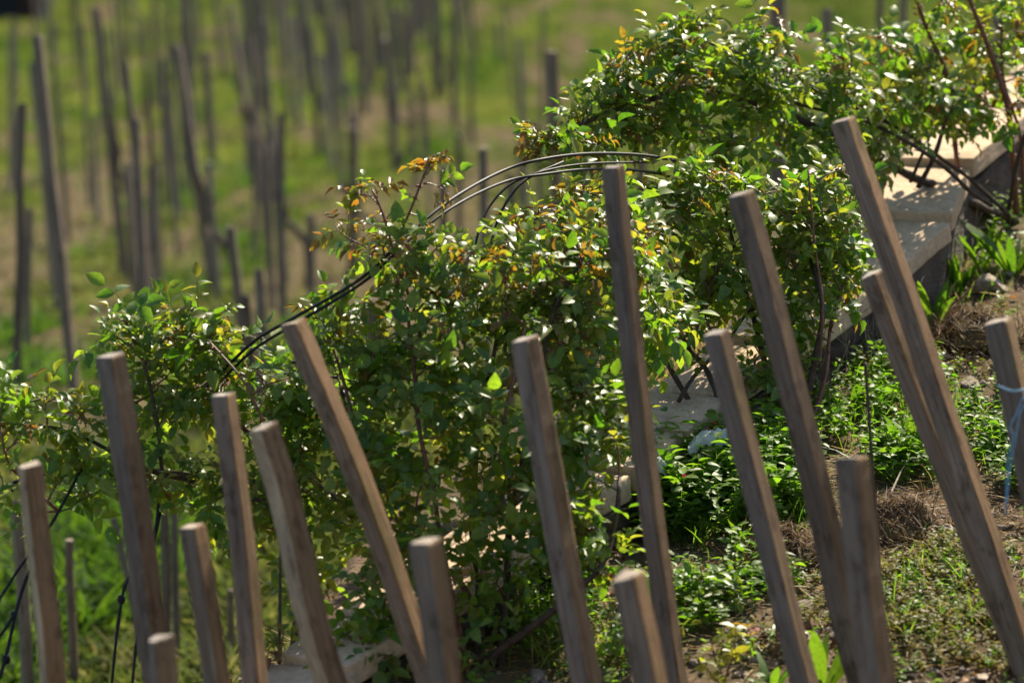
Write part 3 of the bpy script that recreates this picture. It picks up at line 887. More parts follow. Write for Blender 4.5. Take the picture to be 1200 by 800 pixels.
# ------------------------------------------------------------------ roses
class Bush:
    def __init__(self, name, label, root_p):
        self.root = thing(name, label, 'rose bush', root_p)
        self.canes = MB(); self.stems = MB(); self.leaf = MB(); self.young = MB()
        self.sk = np.zeros((0, 3)); self.old = []
    def cane(self, px_pts, r0, r1, young=False, thorns=0, n=None):
        pts = [at(*p) if isinstance(p, tuple) else np.array(p) for p in px_pts]
        L = sum(np.linalg.norm(pts[i + 1] - pts[i]) for i in range(len(pts) - 1))
        n = n or max(8, int(L / 0.03))
        p = smooth_path(pts, n)
        for k in range(n):
            p[k] += 0.010 * np.array([nz(*p[k], s=5), nz(*(p[k] + 7), s=5), nz(*(p[k] + 13), s=5)])
        rr = np.linspace(r0, r1, n) * (1 + 0.08 * np.sin(np.arange(n) * 1.9))
        tube(self.canes, p, rr, 8, 1 if young else 0)
        for _ in range(thorns):
            k = random.randrange(1, n - 1); tn = norm(p[k + 1] - p[k - 1]); s = norm(np.cross(tn, rng.normal(size=3)))
            b = p[k] + s * rr[k] * 0.8
            tube(self.canes, [b, b + s * 0.006 - tn * 0.002, b + s * 0.011 - tn * 0.005], [0.0028, 0.0016, 0.0003], 4, 2)
        self.sk = np.vstack([self.sk, p])
        return p
    def compound(self, p, direc, s, kind):
        """one rose leaf: petiole, rachis and five oval leaflets"""
        direc = norm(direc)
        plen = s * random.uniform(0.55, 0.9); rl = s * random.uniform(1.1, 1.5)
        droop = random.uniform(0.15, 0.6) if kind < 2 else random.uniform(0.6, 1.3)
        e1 = p + direc * plen - ZUP * plen * 0.1
        d2 = norm(direc - ZUP * droop * 0.6); e2 = e1 + d2 * rl * 0.55
        d3 = norm(direc - ZUP * droop); e3 = e2 + d3 * rl * 0.45
        tube(self.stems, [p, e1, e2, e3], [0.0012, 0.001, 0.0009, 0.0006], 3, 0, cap=False)
        nrm = norm(ZUP + rng.normal(size=3) * 0.48 + np.array([0.18, -0.42, 0]))
        sd = norm(np.cross(d2, nrm))
        bs, ax, nn = [e3], [d3], [nrm]
        sz = [s * 1.08]
        np_ = 2 if random.random() < 0.8 else 3
        for (q, dd_, f) in ((e2, d2, 1.0), (e1, d2, 0.85), (e1 * 0.55 + p * 0.45, d2, 0.6))[:np_]:
            for sg in (-1, 1):
                bs.append(q); ax.append(norm(dd_ * 0.55 + sd * sg + rng.normal(size=3) * 0.14)); nn.append(norm(nrm + rng.normal(size=3) * 0.25)); sz.append(s * f * random.uniform(0.88, 1.1))
        sz = np.array(sz)
        mb = self.leaf if kind == 0 else self.young
        if kind == 0: m, wr, fo = 0, random.uniform(0.60, 0.76), random.uniform(0.15, 0.55)
        elif kind == 1: m, wr, fo = 0, random.uniform(0.52, 0.66), random.uniform(0.2, 0.6)
        else: m, wr, fo = 1, random.uniform(0.46, 0.60), random.uniform(0.35, 0.75)
        leaflets(mb, bs, np.array(ax), np.array(nn), sz, sz * wr, m, fo * rng.uniform(0.6, 1.6, len(bs)), rng.uniform(0.05, 0.6, len(bs)))
    def dress(self, p, span, s, fresh=0.2, spacing=0.027):
        """leaves along the end of a stem, the youngest at its tip"""
        seg = np.linalg.norm(np.diff(p, axis=0), axis=1); L = np.concatenate([[0], np.cumsum(seg)])
        tot = L[-1]; a0 = random.uniform(0, 6.28); pos = tot; k = 0
        while pos > max(0, tot - span):
            q = np.array([np.interp(pos, L, p[:, c]) for c in range(3)])
            i = min(len(p) - 2, max(0, int(np.searchsorted(L, pos)) - 1)); tn = norm(p[i + 1] - p[i])
            th = a0 + k * 2.4
            u = norm(np.cross(tn, np.array([0.2, 0.3, 0.9]))); w = np.cross(tn, u)
            dr = norm(u * math.cos(th) + w * math.sin(th) + tn * 0.55 + ZUP * 0.25)
            if k < 3: kind = 2 if random.random() < (fresh * 1.1 if fresh > 0.15 else 0.05) else (1 if random.random() < 0.45 else 0)
            else: kind = 1 if random.random() < 0.04 + fresh * 0.6 else 0
            sc = s * random.uniform(0.72, 1.15) * (0.62 + 0.13 * min(k, 3))
            if kind == 2: sc *= 0.9
            self.compound(q, dr, sc, kind)
            pos -= spacing * random.uniform(0.7, 1.4) * (0.5 + 0.17 * min(k, 3)); k += 1
    def shoot(self, tip, base=None, s=0.036, fresh=0.2, span=0.2, rad=0.0022, red=False):
        if base is None:
            dv = self.sk - tip
            cost = np.linalg.norm(dv, axis=1) + 0.9 * np.maximum(0, dv[:, 2] + 0.03)
            base = self.sk[int(np.argmin(cost))]
        v = tip - base; L = np.linalg.norm(v)
        mid = base + v * 0.5 + rng.normal(size=3) * 0.12 * L + np.array([0, 0, 0.10 * L])
        n = max(4, int(L / 0.025)); p = smooth_path([base, mid, tip], n)
        tube(self.stems, p, np.linspace(rad * 1.5 + 0.003 * min(L, 0.5), rad * 0.7, n), 5, 1 if red else (0 if random.random() < 0.55 else 1), cap=False)
        self.sk = np.vstack([self.sk, p[: max(2, int(n * 0.8))]])
        self.dress(p, min(span, L * 0.9), s, fresh)
        return p
    def fill(self, blobs, s=0.036):
        tips = []
        for (px, py, rx, ry, d, rd, n, fr) in blobs:
            for _ in range(int(n * 0.92)):
                while True:
                    a = rng.uniform(-1, 1, 3)
                    if np.dot(a, a) <= 1: break
                a = a * (np.linalg.norm(a) ** -0.25)
                if random.random() < 0.09: a = a * random.uniform(1.15, 1.5) * np.array([1, 1 if a[1] < 0 else 0.8, 1])
                tips.append((at(px + a[0] * rx, py + a[1] * ry, d + a[2] * rd * 0.6), fr))
        def dist(t): return np.min(np.linalg.norm(self.sk - t[0], axis=1))
        tips.sort(key=dist)
        for t, fr in tips:
            self.shoot(t, s=s * random.uniform(0.85, 1.15), fresh=fr, span=random.uniform(0.14, 0.30))
    def done(self):
        org = None
        self.canes.obj('canes', [M_CANE_OLD, M_CANE_YOUNG, M_THORN], self.root)
        self.stems.obj('stems', [M_STEM, M_CANE_YOUNG], self.root)
        self.leaf.obj('foliage', [M_LEAF], self.root)
        if self.young.n: self.young.obj('young_leaves', [M_FRESH, M_BRONZE], self.root)

def gp(px, py):
    d = ground_pt(px, py)
    return at(px, py, d), d

# --- big rose bush in the middle
g0, gd = gp(565, 785)
b = Bush('rose_bush', 'large leafy rose bush in the middle with red-stemmed upright shoots, behind the leaning stakes', g0)
dM = 10.25
b.cane([(565, 800, gd), (562, 700, gd + 0.08), (555, 600, 10.2), (560, 500, 10.25), (580, 400, 10.3)], 0.014, 0.006)
b.cane([(590, 800, gd), (592, 700, gd + 0.05), (600, 600, 10.15), (625, 480, 10.2), (650, 360, 10.3), (690, 290, 10.4)], 0.012, 0.004)
b.cane([(540, 795, gd), (520, 740, gd + 0.05), (470, 660, 10.1), (430, 560, 10.2), (400, 450, 10.3)], 0.013, 0.005)
b.cane([(555, 790, gd), (590, 760, 9.95), (680, 690, 9.9), (715, 640, 10.0), (725, 560, 10.1)], 0.014, 0.006)
b.cane([(555, 800, gd), (530, 700, 10.0), (512, 600, 10.05), (495, 510, 10.1), (485, 420, 10.2), (478, 360, 10.3)], 0.008, 0.005, True, 25)
b.cane([(575, 790, gd), (545, 690, 10.1), (480, 640, 10.2), (400, 600, 10.3), (330, 560, 10.4)], 0.010, 0.005, True, 20)
b.cane([(430, 560, 10.2), (415, 490, 10.2), (395, 420, 10.3), (380, 380, 10.35)], 0.006, 0.004, True, 12)
b.cane([(600, 600, 10.15), (590, 520, 10.1), (600, 450, 10.15), (615, 380, 10.2)], 0.006, 0.004, True, 10)
sA = b.cane([(500, 430, 10.3), (487, 365, 10.3), (470, 320, 10.3), (458, 285, 10.3), (446, 246, 10.3), (436, 222, 10.3)], 0.0055, 0.0028, True, 30)
sB = b.cane([(460, 300, 10.3), (470, 265, 10.32), (487, 230, 10.34), (498, 205, 10.36), (506, 190, 10.36)], 0.0042, 0.0025, True, 22)
for (tx, ty, bx, by) in ((436, 215, 442, 240), (424, 218, 440, 236), (413, 228, 436, 230), (392, 262, 430, 290), (420, 268, 455, 290), (506, 182, 500, 200), (512, 192, 500, 205), (498, 195, 496, 210), (474, 228, 488, 232), (520, 222, 497, 215), (458, 250, 452, 262), (440, 285, 457, 290), (420, 300, 460, 300), (470, 290, 462, 300), (495, 262, 480, 250)):
    b.shoot(at(tx, ty, 10.32), at(bx, by, 10.31), s=0.044, fresh=0.6, span=0.08, rad=0.0016, red=True)
M_BLOBS = [
 (735, 285, 40, 42, 10.8, 0.15, 16, 0.3), (765, 400, 40, 50, 10.9, 0.15, 14, 0.15), (720, 500, 30, 40, 10.4, 0.12, 8, 0.12), (670, 262, 40, 22, 10.6, 0.12, 9, 0.4), (375, 400, 40, 40, 10.35, 0.15, 11, 0.2),
 (555, 320, 95, 52, 10.35, 0.22, 40, 0.30), (480, 320, 55, 55, 10.3, 0.15, 18, 0.35), (640, 315, 75, 55, 10.4, 0.22, 32, 0.25), (700, 300, 55, 50, 10.45, 0.2, 20, 0.30),
 (430, 400, 80, 60, 10.3, 0.2, 28, 0.18), (545, 420, 110, 75, 10.25, 0.25, 44, 0.16), (655, 410, 65, 75, 10.3, 0.2, 30, 0.20),
 (400, 500, 75, 70, 10.25, 0.2, 26, 0.10), (490, 520, 90, 80, 10.15, 0.25, 32, 0.10), (600, 530, 80, 75, 10.1, 0.25, 27, 0.10), (690, 500, 50, 60, 10.2, 0.2, 16, 0.12), (650, 560, 40, 40, 10.1, 0.15, 12, 0.1), (720, 420, 30, 50, 10.5, 0.15, 8, 0.2),
 (440, 610, 65, 55, 10.1, 0.2, 16, 0.08), (540, 640, 90, 60, 10.0, 0.22, 26, 0.06), (640, 620, 60, 60, 10.0, 0.2, 16, 0.06), (690, 640, 45, 50, 10.0, 0.2, 12, 0.05),
 (540, 730, 80, 50, 9.95, 0.15, 14, 0.05), (420, 700, 40, 60, 9.95, 0.12, 7, 0.06), (455, 745, 40, 40, 9.9, 0.12, 6, 0.05), (760, 350, 40, 50, 10.6, 0.2, 10, 0.2)]
b.fill(M_BLOBS, 0.049)
b.done()

# --- left rose bush
g0, gd = gp(345, 765)
b = Bush('rose_bush', 'left rose bush with sprays arching over the lower ground to the left edge', g0)
b.cane([(345, 775, gd), (350, 700, gd + 0.05), (345, 620, 10.3), (310, 540, 10.4), (260, 470, 10.45), (205, 380, 10.5)], 0.012, 0.004)
b.cane([(350, 775, gd), (365, 690, gd), (350, 610, 10.25), (270, 575, 10.3), (170, 548, 10.35), (70, 500, 10.4), (-30, 500, 10.4)], 0.012, 0.004)
b.cane([(345, 610, 10.3), (330, 570, 10.3), (250, 560, 10.3), (180, 550, 10.3)], 0.008, 0.006)
b.cane([(70, 600, 10.35), (30, 560, 10.35), (10, 540, 10.3), (0, 500, 10.3)], 0.005, 0.003, True, 8)
b.cane([(400, 590, 10.2), (330, 530, 10.2), (285, 450, 10.2), (245, 400, 10.25)], 0.005, 0.003, True, 14)
b.cane([(190, 550, 10.3), (182, 480, 10.35), (170, 420, 10.4), (150, 380, 10.4)], 0.006, 0.004)
b.cane([(326, 780, 10.0), (326, 720, 10.0), (328, 660, 10.05), (330, 600, 10.2)], 0.005, 0.003)
L_BLOBS = [
 (205, 385, 55, 38, 10.45, 0.18, 26, 0.16), (150, 395, 35, 32, 10.4, 0.12, 11, 0.15), (250, 400, 40, 40, 10.4, 0.15, 14, 0.18), (190, 455, 55, 45, 10.4, 0.18, 18, 0.12),
 (270, 470, 65, 55, 10.4, 0.2, 24, 0.14), (330, 480, 55, 65, 10.35, 0.2, 20, 0.14), (120, 515, 60, 42, 10.35, 0.15, 20, 0.15), (40, 515, 55, 42, 10.35, 0.15, 15, 0.18), (5, 455, 22, 22, 10.35, 0.1, 5, 0.15),
 (185, 555, 60, 38, 10.3, 0.15, 14, 0.10), (75, 560, 50, 25, 10.35, 0.12, 7, 0.12), (270, 560, 50, 45, 10.3, 0.2, 16, 0.10), (340, 580, 55, 55, 10.25, 0.2, 18, 0.08),
 (285, 635, 20, 18, 10.25, 0.1, 4, 0.05), (345, 670, 35, 45, 10.15, 0.12, 9, 0.05), (335, 745, 25, 30, 10.0, 0.1, 4, 0.08), (10, 590, 20, 30, 10.3, 0.1, 3, 0.1), (240, 590, 30, 25, 10.3, 0.1, 5, 0.1), (60, 470, 22, 14, 10.35, 0.1, 4, 0.25)]
b.fill(L_BLOBS, 0.049)
b.done()

# --- upper rose bush
g0, gd = gp(935, 515)
b = Bush('rose_bush', 'rose bush with crossing bare dark stems above the bright green weeds, behind the wall-side stakes', g0)
b.cane([(935, 520, gd), (945, 470, gd), (955, 420, gd), (965, 360, gd), (950, 300, 11.5)], 0.013, 0.006)
b.cane([(915, 520, gd), (905, 470, gd), (890, 400, 11.4), (870, 320, 11.5), (850, 250, 11.5)], 0.012, 0.005)
b.cane([(860, 540, gd - 0.05), (830, 500, gd), (790, 440, 11.3), (765, 390, 11.4), (745, 320, 11.4)], 0.011, 0.005)
b.cane([(850, 530, gd), (842, 470, 11.3), (825, 430, 11.35), (800, 400, 11.4), (780, 330, 11.45)], 0.012, 0.005)
b.cane([(795, 470, 11.25), (815, 435, 11.3), (850, 400, 11.35), (880, 360, 11.4)], 0.007, 0.004)
b.cane([(870, 530, gd), (872, 460, 11.3), (850, 420, 11.3), (830, 380, 11.3)], 0.009, 0.004)
b.cane([(945, 520, gd), (965, 450, 11.4), (975, 380, 11.45), (990, 330, 11.5)], 0.008, 0.004, True, 10)
b.cane([(960, 430, 11.3), (965, 350, 11.3), (955, 280, 11.4), (948, 200, 11.4)], 0.004, 0.003, True, 8)
U_BLOBS = [
 (700, 228, 50, 24, 11.35, 0.12, 12, 0.35), (745, 265, 35, 40, 11.3, 0.15, 12, 0.25), (700, 320, 40, 30, 11.2, 0.12, 8, 0.25),
 (900, 270, 70, 55, 11.5, 0.25, 42, 0.12), (830, 235, 65, 45, 11.5, 0.22, 32, 0.30), (960, 290, 50, 55, 11.55, 0.22, 26, 0.12), (870, 335, 75, 45, 11.45, 0.25, 36, 0.10), (780, 245, 40, 45, 11.45, 0.2, 15, 0.35),
 (925, 380, 55, 45, 11.4, 0.2, 22, 0.05), (770, 330, 40, 55, 11.4, 0.2, 16, 0.20), (800, 385, 50, 40, 11.4, 0.2, 14, 0.10), (970, 230, 50, 40, 11.6, 0.2, 18, 0.22), (900, 440, 45, 40, 11.35, 0.15, 8, 0.03), (945, 450, 25, 40, 11.35, 0.1, 6, 0.03),
 (1000, 285, 28, 40, 11.9, 0.15, 14, 0.2), (985, 335, 25, 25, 11.6, 0.12, 8, 0.1), (620, 240, 30, 16, 11.2, 0.1, 4, 0.5), (735, 240, 30, 25, 11.3, 0.15, 7, 0.45), (660, 262, 40, 22, 11.2, 0.12, 7, 0.4)]
b.cane([(745, 330, 11.4), (720, 280, 11.3), (680, 262, 11.25), (625, 250, 11.2)], 0.005, 0.003, True, 8)
b.fill(U_BLOBS, 0.049)
b.done()

# --- right rose bush with long arching canes
g0, gd = gp(1185, 262)
b = Bush('rose_bush', 'rose with long thorny canes at the top right, arching left over the wall', g0)
b.cane([(1195, 262, gd), (1130, 232, 12.95), (1060, 202, 12.7), (990, 165, 12.45), (920, 132, 12.25), (850, 112, 12.1), (780, 112, 11.95), (720, 128, 11.8), (660, 158, 11.7), (612, 192, 11.6)], 0.017, 0.006)
b.cane([(1125, 232, 13.0), (1122, 180, 12.9), (1115, 120, 12.85), (1098, 60, 12.8), (1072, -5, 12.75), (1060, -60, 12.7)], 0.0095, 0.006, True, 90)
b.cane([(1190, 250, 13.0), (1186, 190, 12.9), (1178, 120, 12.8), (1160, 60, 12.75), (1132, -10, 12.7), (1118, -60, 12.7)], 0.011, 0.007, True, 90)
b.cane([(1200, 250, 13.1), (1196, 160, 13.0), (1175, 90, 12.9), (1172, 20, 12.9)], 0.007, 0.005, True, 20)
b.cane([(1182, 255, 12.9), (1130, 205, 12.8), (1050, 150, 12.6), (960, 105, 12.4), (900, 75, 12.2), (830, 50, 12.0)], 0.008, 0.004)
b.cane([(1160, 240, 12.7), (1110, 200, 12.5), (1060, 165, 12.45), (1010, 140, 12.4), (930, 120, 12.3)], 0.008, 0.005)
b.cane([(1075, 222, 12.6), (1095, 180, 12.6), (1110, 140, 12.65), (1120, 100, 12.7)], 0.009, 0.006)
b.cane([(1066, 215, 12.6), (1080, 180, 12.6), (1095, 150, 12.65)], 0.006, 0.005)
b.cane([(1180, 245, 12.9), (1200, 160, 12.7), (1225, 100, 12.7), (1200, 30, 12.7)], 0.008, 0.004)
R_BLOBS = [
 (1015, 195, 25, 28, 12.35, 0.12, 7, 0.2), (700, 178, 50, 16, 11.6, 0.12, 8, 0.35), (965, 195, 40, 22, 12.2, 0.15, 10, 0.15), (1145, 100, 35, 30, 12.9, 0.12, 9, 0.25), (1090, 100, 45, 45, 12.75, 0.12, 16, 0.25), (1150, 140, 35, 20, 12.8, 0.1, 7, 0.2), (1175, 40, 30, 35, 12.9, 0.12, 8, 0.3),
 (780, 95, 65, 48, 11.9, 0.22, 40, 0.20), (870, 95, 75, 48, 12.1, 0.25, 44, 0.14), (705, 138, 45, 36, 11.8, 0.15, 26, 0.25), (640, 172, 36, 18, 11.6, 0.1, 15, 0.30), (735, 95, 35, 25, 11.85, 0.12, 10, 0.25), (950, 140, 70, 55, 12.35, 0.25, 42, 0.12),
 (1035, 150, 50, 48, 12.5, 0.2, 26, 0.14), (1050, 60, 45, 50, 12.85, 0.15, 10, 0.3), (1140, 50, 45, 50, 12.95, 0.15, 9, 0.3), (1185, 90, 25, 50, 12.95, 0.12, 6, 0.3), (810, 35, 32, 28, 11.9, 0.15, 12, 0.25), (900, 45, 40, 22, 12.1, 0.15, 8, 0.3),
 (990, 70, 40, 34, 12.4, 0.2, 8, 0.3), (1090, 130, 40, 30, 12.6, 0.15, 10, 0.2), (840, 170, 60, 25, 12.0, 0.2, 14, 0.2), (1085, 10, 30, 20, 12.7, 0.15, 5, 0.3), (1190, 15, 20, 25, 12.7, 0.15, 6, 0.3), (750, 150, 40, 22, 11.8, 0.15, 9, 0.3)]
b.fill(R_BLOBS, 0.049)
b.done()

# ------------------------------------------------------------------ black hoses / hoops
def hose(name, label, cat, paths, r, mat=M_HOSE, group=None, knots=()):
    mb = MB()
    for pts in paths:
        p3 = [at(*p) for p in pts]
        L = sum(np.linalg.norm(p3[i + 1] - p3[i]) for i in range(len(p3) - 1))
        p = smooth_path(p3, max(6, int(L / 0.03)))
        tube(mb, p, r, 8)
    for (kp, kr) in knots:
        c = at(*kp); tube(mb, [c + ZUP * kr, c, c - ZUP * kr], [kr * 0.7, kr, kr * 0.7], 8)
    o = mb.obj(name, mat)
    return tag(o, label, cat, group)
G = 'black hoses looped through the roses'
hose('irrigation_hose', 'upper black hose arching over the big rose bush to the upper right', 'hose', [[(235, 455, 10.75), (268, 427, 10.35), (300, 398, 10.25), (345, 372, 10.18), (425, 325, 10.25), (478, 275, 10.35), (530, 233, 10.5), (590, 200, 10.8), (640, 186, 10.9), (700, 180, 11.15), (770, 184, 11.5), (830, 200, 11.8)]], 0.0046, group=G)
hose('irrigation_hose', 'lower black hose of the pair arching to the upper right', 'hose', [[(245, 462, 10.72), (270, 435, 10.35), (302, 406, 10.25), (345, 380, 10.17), (425, 331, 10.24), (482, 279, 10.34), (535, 240, 10.48), (592, 213, 10.78), (640, 204, 10.88), (700, 198, 11.15), (770, 203, 11.5), (830, 225, 11.8)]], 0.0042, group=G)
hose('irrigation_hose', 'black hose loop dipping from the hose crossing down into the big bush', 'hose', [[(760, 190, 11.6), (690, 192, 11.2), (640, 200, 11.0), (600, 215, 10.95), (575, 240, 10.9), (562, 268, 10.85), (552, 310, 10.8)]], 0.0036, group=G)
hose('irrigation_hose', 'second black hose loop dipping right beside the first into the big bush', 'hose', [[(660, 190, 11.1), (620, 208, 11.0), (598, 230, 10.95), (582, 262, 10.9), (570, 310, 10.85)]], 0.0042, group=G)
hose('irrigation_hose', 'nearly level black hose behind the top of the steep left stake', 'hose', [[(215, 470, 10.8), (262, 442, 10.75), (300, 431, 10.7), (350, 424, 10.65), (420, 430, 10.6), (480, 460, 10.55)]], 0.0045, group=G)
hose('irrigation_hose', 'level black hose just under the other one behind the steep left stake', 'hose', [[(240, 470, 10.8), (290, 445, 10.7), (350, 439, 10.65), (420, 448, 10.6), (470, 480, 10.55)]], 0.0042, group=G)
hose('irrigation_hose', 'bundle of black hoses entering at the left edge behind the pale-sided stake', 'hose', [[(-30, 588, 10.4), (0, 575, 10.4), (24, 562, 10.4), (60, 555, 10.4), (110, 560, 10.45)], [(-30, 596, 10.42), (0, 582, 10.42), (24, 570, 10.42), (70, 560, 10.45)]], 0.0048, group=G)
hose('iron_hoop', 'black rod slanting down left of the pale-sided stake from the leaves', 'rod', [[(100, 540, 10.3), (78, 582, 10.25), (55, 622, 10.2), (28, 658, 10.15), (8, 688, 10.1), (-6, 716, 10.05), (-20, 790, 10.0)]], 0.0042, M_HOSE)
hose('iron_hoop', 'black rod running down to the bottom left corner with a tie', 'rod', [[(50, 640, 10.2), (33, 672, 10.15), (20, 712, 10.1), (8, 765, 10.05), (-4, 805, 10.0)]], 0.005, M_HOSE, knots=[((7, 772, 10.05), 0.012), ((16, 720, 10.1), 0.01)])
hose('iron_hoop', 'short black rod crossing the tied rod at the left edge', 'rod', [[(16, 720, 10.08), (5, 738, 10.06), (-14, 762, 10.03)]], 0.0045, M_HOSE)
hose('iron_hoop', 'knotted black rod hanging behind the bluish grey stake', 'rod', [[(186, 590, 10.25), (181, 626, 10.2), (173, 645, 10.18), (152, 674, 10.15), (143, 700, 10.1), (136, 750, 10.05), (130, 810, 10.0)]], 0.0042, M_HOSE, knots=[((142, 702, 10.1), 0.011)])
hose('iron_hoop', 'thin black rod emerging below the leaves right of the bluish grey stake', 'rod', [[(188, 600, 10.25), (178, 650, 10.2), (168, 700, 10.1), (161, 742, 10.05), (154, 810, 10.0)]], 0.0038, M_HOSE)
g_, gd_ = gp(1034, 694)
hose('iron_rod', 'thin rusty rod stuck in the soil beside the thick upright stub', 'rod', [[(1014, 425, gd_ - 0.02), (1017, 470, gd_ - 0.01), (1024, 570, gd_), (1034, 705, gd_)]], 0.0042, M_ROD)
# blue twine on the right-hand stake
base, top, w = FORE_OBJ[16]
def on_stake(px, py):
    d = 9.05; return at(px, py, d)
mb = MB()
for pts in ([(1212, 440), (1200, 462), (1192, 482), (1184, 500), (1187, 512), (1181, 540), (1179, 575), (1178, 603)], [(1212, 446), (1203, 470), (1195, 485), (1190, 515), (1184, 545), (1180, 590)]):
    tube(mb, smooth_path([on_stake(*p) for p in pts], 40), 0.0016, 6)
tube(mb, smooth_path([at(1170, 452, 9.04), at(1186, 458, 9.01), at(1204, 455, 9.02), at(1216, 447, 9.06)], 16), 0.0026, 6)
tag(mb.obj('twine', M_TWINE), 'frayed blue twine hanging down from the stake at the right edge', 'twine')

# ------------------------------------------------------------------ ground plants
def ground_xy(n, poly_fn):
    """n ground points whose sight lines fall in a region of the view"""
    out = []
    while len(out) < n:
        px, py = poly_fn()
        d = ground_pt(px, py)
        if d is None: continue
        x = (px - 600) / FPX * d
        out.append((x, d))
    return out
def ell(cx, cy, rx, ry):
    def f():
        while True:
            a, b_ = random.uniform(-1, 1), random.uniform(-1, 1)
            if a * a + b_ * b_ <= 1: return cx + a * rx, cy + b_ * ry
    return f

def herb(mb, p, n, h, s, m):
    """one small leafy herb: leaves in layers round a short stem"""
    bs, ax, nn = [], [], []
    tip = p + np.array([random.uniform(-.03, .03), random.uniform(-.03, .03), h])
    for k in range(n):
        t = (k + 0.5) / n; th = k * 2.4 + random.random()
        bs.append(p + (tip - p) * (0.25 + 0.75 * t)); ax.append(norm(np.array([math.cos(th), math.sin(th), random.uniform(-0.1, 0.7)])))
        nn.append(norm(ZUP + rng.normal(size=3) * 0.4))
    sz = s * rng.uniform(0.7, 1.25, n)
    leaflets(mb, bs, np.array(ax), np.array(nn), sz, sz * rng.uniform(0.42, 0.62), m, 0.25, 0.3)
    blades(mb, [p], [tip - p], [h], [0.003], [0.0], m)

mb = MB()
for (f, n, h, s) in ((ell(860, 590, 95, 45), 330, 0.13, 0.034), (ell(840, 600, 90, 40), 120, 0.17, 0.045), (ell(1060, 470, 60, 40), 50, 0.10, 0.03), (ell(880, 690, 50, 30), 30, 0.10, 0.034), (ell(1185, 470, 20, 30), 25, 0.1, 0.03), (ell(770, 600, 60, 45), 130, 0.13, 0.032), (ell(900, 560, 60, 30), 110, 0.15, 0.034), (ell(1060, 545, 45, 28), 90, 0.10, 0.03),
                     (ell(960, 500, 40, 25), 50, 0.08, 0.028), (ell(650, 655, 55, 45), 90, 0.12, 0.03), (ell(640, 730, 60, 45), 60, 0.09, 0.026), (ell(800, 720, 60, 35), 60, 0.09, 0.03), (ell(1185, 545, 40, 40), 60, 0.09, 0.028),
                     (ell(1150, 500, 45, 25), 30, 0.06, 0.024), (ell(1060, 320, 40, 30), 40, 0.12, 0.03), (ell(1150, 262, 50, 18), 50, 0.12, 0.03), (ell(985, 390, 45, 35), 40, 0.10, 0.028), (ell(900, 470, 50, 30), 60, 0.12, 0.03), (ell(790, 530, 40, 22), 50, 0.12, 0.03), (ell(700, 600, 45, 35), 50, 0.12, 0.03), (lambda: (random.uniform(1210, 1420), random.uniform(260, 900)), 170, 0.09, 0.028), (lambda: (random.uniform(560, 1300), random.uniform(820, 1000)), 130, 0.08, 0.028), (ell(1120, 300, 90, 30), 45, 0.08, 0.028), (ell(1010, 470, 45, 35), 40, 0.08, 0.026)):
    for (x, d) in ground_xy(n, f):
        herb(mb, on_near(x, d), random.randint(7, 13), h * random.uniform(0.5, 1.35), s, 0)
tag(mb.obj('green_weeds', [M_WEED]), kind='stuff')

mb = MB()   # low yellowish herbs and moss on the open soil
for (f, n, h, s) in ((ell(1110, 690, 110, 60), 700, 0.035, 0.016), (ell(1100, 760, 120, 45), 420, 0.03, 0.016), (ell(1060, 660, 55, 30), 260, 0.05, 0.014), (ell(960, 690, 60, 45), 120, 0.03, 0.016), (ell(1000, 440, 70, 60), 130, 0.05, 0.018), (ell(1150, 420, 60, 80), 110, 0.04, 0.018), (ell(700, 770, 120, 35), 140, 0.04, 0.018), (ell(870, 720, 90, 60), 110, 0.04, 0.02)):
    for (x, d) in ground_xy(n, f):
        if nz(x, d, 31, 3.0) < -0.12: continue
        herb(mb, on_near(x, d), random.randint(5, 9), h * random.uniform(0.5, 1.5), s * random.uniform(0.7, 1.2), 0 if random.random() < 0.75 else 1)
tag(mb.obj('low_herbs', [M_WEED2, M_WEED]), kind='stuff')

mb = MB()   # straw litter and short grass blades over the terrace
B, D, Ln, Wd, Bn, Mi = [], [], [], [], [], []
for (f, n) in ((ell(1080, 620, 130, 180), 2600), (ell(900, 700, 120, 90), 600), (ell(1080, 380, 120, 80), 900), (ell(640, 740, 140, 60), 500), (ell(290, 750, 60, 50), 250), (lambda: (random.uniform(1210, 1420), random.uniform(260, 900)), 600), (lambda: (random.uniform(400, 1300), random.uniform(810, 1000)), 500)):
    for (x, d) in ground_xy(n, f):
        th = random.uniform(0, 6.28)
        B.append(on_near(x, d) + ZUP * 0.006); D.append(np.array([math.cos(th), math.sin(th), random.uniform(-0.02, 0.35)])); Ln.append(random.uniform(0.03, 0.14)); Wd.append(random.uniform(0.0015, 0.0035)); Bn.append(random.uniform(0, 0.3)); Mi.append(random.choice([0, 0, 1, 1]))
for (f, n) in ((ell(640, 710, 60, 60), 700), (ell(690, 760, 80, 40), 300), (ell(1110, 700, 100, 70), 200), (ell(850, 600, 110, 50), 900), (ell(1080, 520, 100, 60), 350), (ell(1110, 320, 90, 40), 350), (ell(1050, 450, 60, 60), 150)):
    for (x, d) in ground_xy(n, f):
        B.append(on_near(x, d)); D.append(rng.normal(size=3) * 0.3 + ZUP); Ln.append(random.uniform(0.04, 0.15)); Wd.append(random.uniform(0.002, 0.004)); Bn.append(random.uniform(0.1, 0.8)); Mi.append(2 if random.random() < 0.8 else 0)
blades(mb, B, D, np.array(Ln), np.array(Wd), np.array(Bn), np.array(Mi), rows=3)
tag(mb.obj('straw_litter', [M_STRAW, M_HAY, M_WEED]), kind='stuff')

